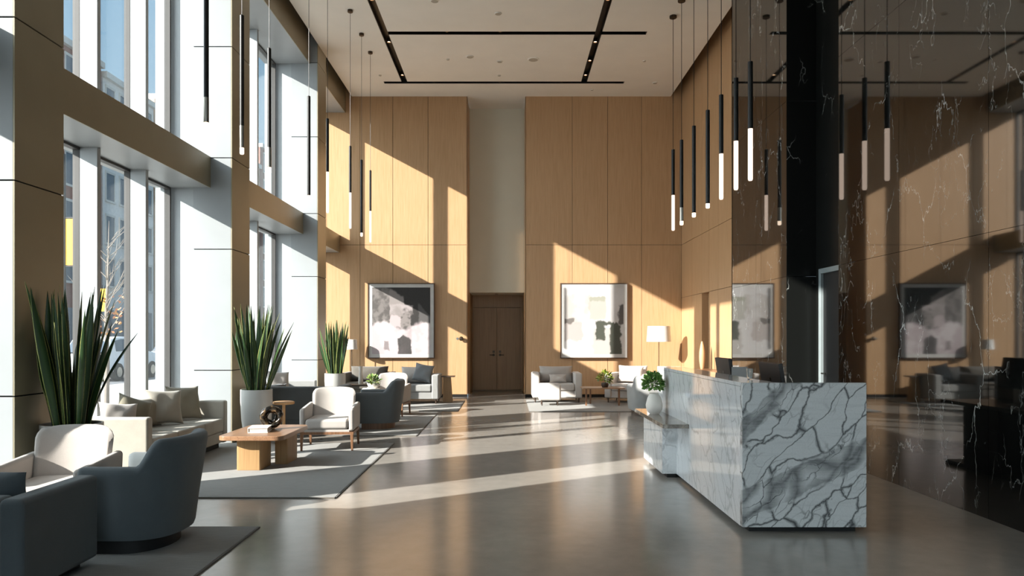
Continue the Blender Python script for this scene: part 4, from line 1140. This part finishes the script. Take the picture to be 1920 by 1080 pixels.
# banner on a pole
t = thing('banner_pole', 'street pole with a yellow banner outside the first window strip', 'banner', (-12.0, 20.15, -0.06))
MB().lathe([(0.07,0),(0.05,6.5)], 12).build('pole', MAT['gasket'], t)
MB().box(0.06, 0.62, -0.01, 0.01, 3.5, 4.75).build('banner', MAT['yellow'], t)
MB().tube([(0,0,4.78),(0.64,0,4.78)], 0.02, 8).tube([(0,0,3.47),(0.64,0,3.47)], 0.02, 8).build('bracket', MAT['gasket'], t)
t = thing('street_sign', 'small yellow street sign on a pole behind the bare tree', 'sign', (-12.6, 23.0, -0.06))
MB().lathe([(0.03,0),(0.03,3.1)], 10).build('pole', MAT['gasket'], t)
MB().box(-0.28, 0.28, -0.045, -0.03, 2.35, 3.05).build('sign_plate', MAT['yellow'], t)
def car(label, loc, m):
    t = thing('car', label, 'car', loc, 0, 'cars parked across the street')
    prof = [(-2.15,0.35),(-2.2,0.7),(-2.1,1.0),(-1.85,1.08),(-1.55,1.58),(-0.9,1.68),(0.35,1.66),(1.0,1.12),(1.95,0.98),(2.15,0.75),(2.15,0.35)]
    w = 0.88; n = len(prof); mb = MB()
    vs = []
    for s in (-1, 1):
        for y, z in prof: vs.append((s*(w-0.16*max(0,(z-1.0)/0.6)), y, z))
    mb.add(vs, [tuple(range(n)), tuple(range(2*n-1,n-1,-1))]+[(i,(i+1)%n,n+(i+1)%n,n+i) for i in range(n)])
    mb.build('body', MAT[m], t, bevel=0.06)
    g = MB()
    for s in (-1, 1):
        q = [(-1.42,1.12),(-1.32,1.52),(-0.85,1.58),(0.3,1.56),(0.78,1.14)]
        x = lambda z: s*(0.885-0.16*max(0,(z-1.0)/0.6))
        i0 = len(g.v); g.v += [(x(z), y, z) for y, z in q] + [(x(z)+s*0.012, y, z) for y, z in q]
        g.f += [tuple(i0+i for i in range(5)), tuple(i0+5+i for i in range(5))] + [(i0+i, i0+(i+1)%5, i0+5+(i+1)%5, i0+5+i) for i in range(5)]
    g.build('side_glass', MAT['win_dark'], t)
    MB().hexa([(-0.74,-2.02,1.1),(0.74,-2.02,1.1),(0.74,-1.85,1.08),(-0.74,-1.85,1.08)], [(-0.66,-1.64,1.52),(0.66,-1.64,1.52),(0.66,-1.52,1.5),(-0.66,-1.52,1.5)]).build('rear_glass', MAT['win_dark'], t)
    for s in (-1, 1):
        for y in (-1.32, 1.32):
            k = MB().lathe([(0.2,-0.1),(0.33,-0.1),(0.34,0),(0.33,0.1),(0.2,0.1)], 24); k.xform(Matrix.Translation((s*0.83, y, 0.34)) @ Matrix.Rotation(PI/2, 4, 'Y'))
            wh = k.build('wheel', MAT['tyre'], t)
            k = MB().lathe([(0.19,-0.11),(0.19,0.11)], 20); k.xform(Matrix.Translation((s*0.83, y, 0.34)) @ Matrix.Rotation(PI/2, 4, 'Y')); k.build('hub', MAT['steel'], wh)
        MB().box(s*0.78-0.08, s*0.78+0.08, -2.2, -2.13, 0.75, 0.95).build('tail_light', MAT['brick'], t)
car('white car parked across the street seen in the second window strip', (-15.6, 29.5, -0.16), 'car_white')
car('silver car parked across the street seen in the third window strip', (-15.4, 36.0, -0.16), 'car_silver')
S('ground_entrance', MB().box(-30, 16, -40, -7.0, -0.3, -0.06), MAT['pave'])

# ================================================================== LIGHT, SKY, CAMERA
sun_dir = Vector((1.0, 0.66, -0.53)).normalized()
sl = bpy.data.lights.new('sun', 'SUN'); sl.energy = SUN_E; sl.angle = math.radians(0.53); sl.color = (1.0, 0.93, 0.86)
so = bpy.data.objects.new('sun', sl); COL.objects.link(so)
so.rotation_euler = sun_dir.to_track_quat('-Z', 'Y').to_euler(); so.location = (-30, -20, 20)
w = bpy.data.worlds.new('sky'); SC.world = w; w.use_nodes = True
nt = w.node_tree; nt.nodes.clear()
# clear blue sky, deep away from the sun and bright and hazy around it
def N(k): return nt.nodes.new(k)
tc = N('ShaderNodeTexCoord'); sp = N('ShaderNodeSeparateXYZ'); rp = N('ShaderNodeValToRGB'); bg = N('ShaderNodeBackground'); ou = N('ShaderNodeOutputWorld')
L = nt.links.new
L(tc.outputs['Generated'], sp.inputs[0]); L(sp.outputs['Z'], rp.inputs['Fac'])
el = rp.color_ramp.elements
el[0].position = 0.0; el[0].color = (0.30, 0.38, 0.44, 1)
el[1].position = 1.0; el[1].color = (0.10, 0.20, 0.34, 1)
e = el.new(0.14); e.color = (0.26, 0.36, 0.44, 1)
e = el.new(0.45); e.color = (0.14, 0.26, 0.38, 1)
dt = N('ShaderNodeVectorMath'); dt.operation = 'DOT_PRODUCT'; L(tc.outputs['Generated'], dt.inputs[0]); dt.inputs[1].default_value = tuple(-sun_dir)
hz = N('ShaderNodeValToRGB'); L(dt.outputs['Value'], hz.inputs['Fac'])
he = hz.color_ramp.elements
he[0].position = 0.15; he[0].color = (0, 0, 0, 1)
he[1].position = 1.0; he[1].color = (HALO*0.92, HALO*0.98, HALO, 1)
e = he.new(0.6); e.color = (HALO*0.38, HALO*0.43, HALO*0.46, 1)
ad = N('ShaderNodeVectorMath'); ad.operation = 'ADD'; L(rp.outputs['Color'], ad.inputs[0]); L(hz.outputs['Color'], ad.inputs[1])
L(ad.outputs[0], bg.inputs['Color']); L(bg.outputs[0], ou.inputs[0])
bg.inputs['Strength'].default_value = SKY_E

cam = bpy.data.cameras.new('camera'); co = bpy.data.objects.new('camera', cam); COL.objects.link(co)
co.location = (0, 0, EYE); co.rotation_euler = (PI/2, 0, 0)
cam.sensor_width = 36.0; cam.lens = F*36.0/1920.0
cam.shift_x = (960-VX)/1920.0; cam.shift_y = (VY-540)/1920.0
cam.clip_start = 0.05; cam.clip_end = 400
SC.camera = co
SC.view_settings.view_transform = 'Standard'; SC.view_settings.look = 'None'; SC.view_settings.gamma = 1.0
SC.view_settings.use_curve_mapping = False; SC.view_settings.exposure = EXPO
cy = SC.cycles
cy.use_denoising = True; cy.max_bounces = 10; cy.diffuse_bounces = 6; cy.glossy_bounces = 5; cy.transparent_max_bounces = 12
cy.sample_clamp_indirect = 8.0; cy.caustics_reflective = False; cy.caustics_refractive = False
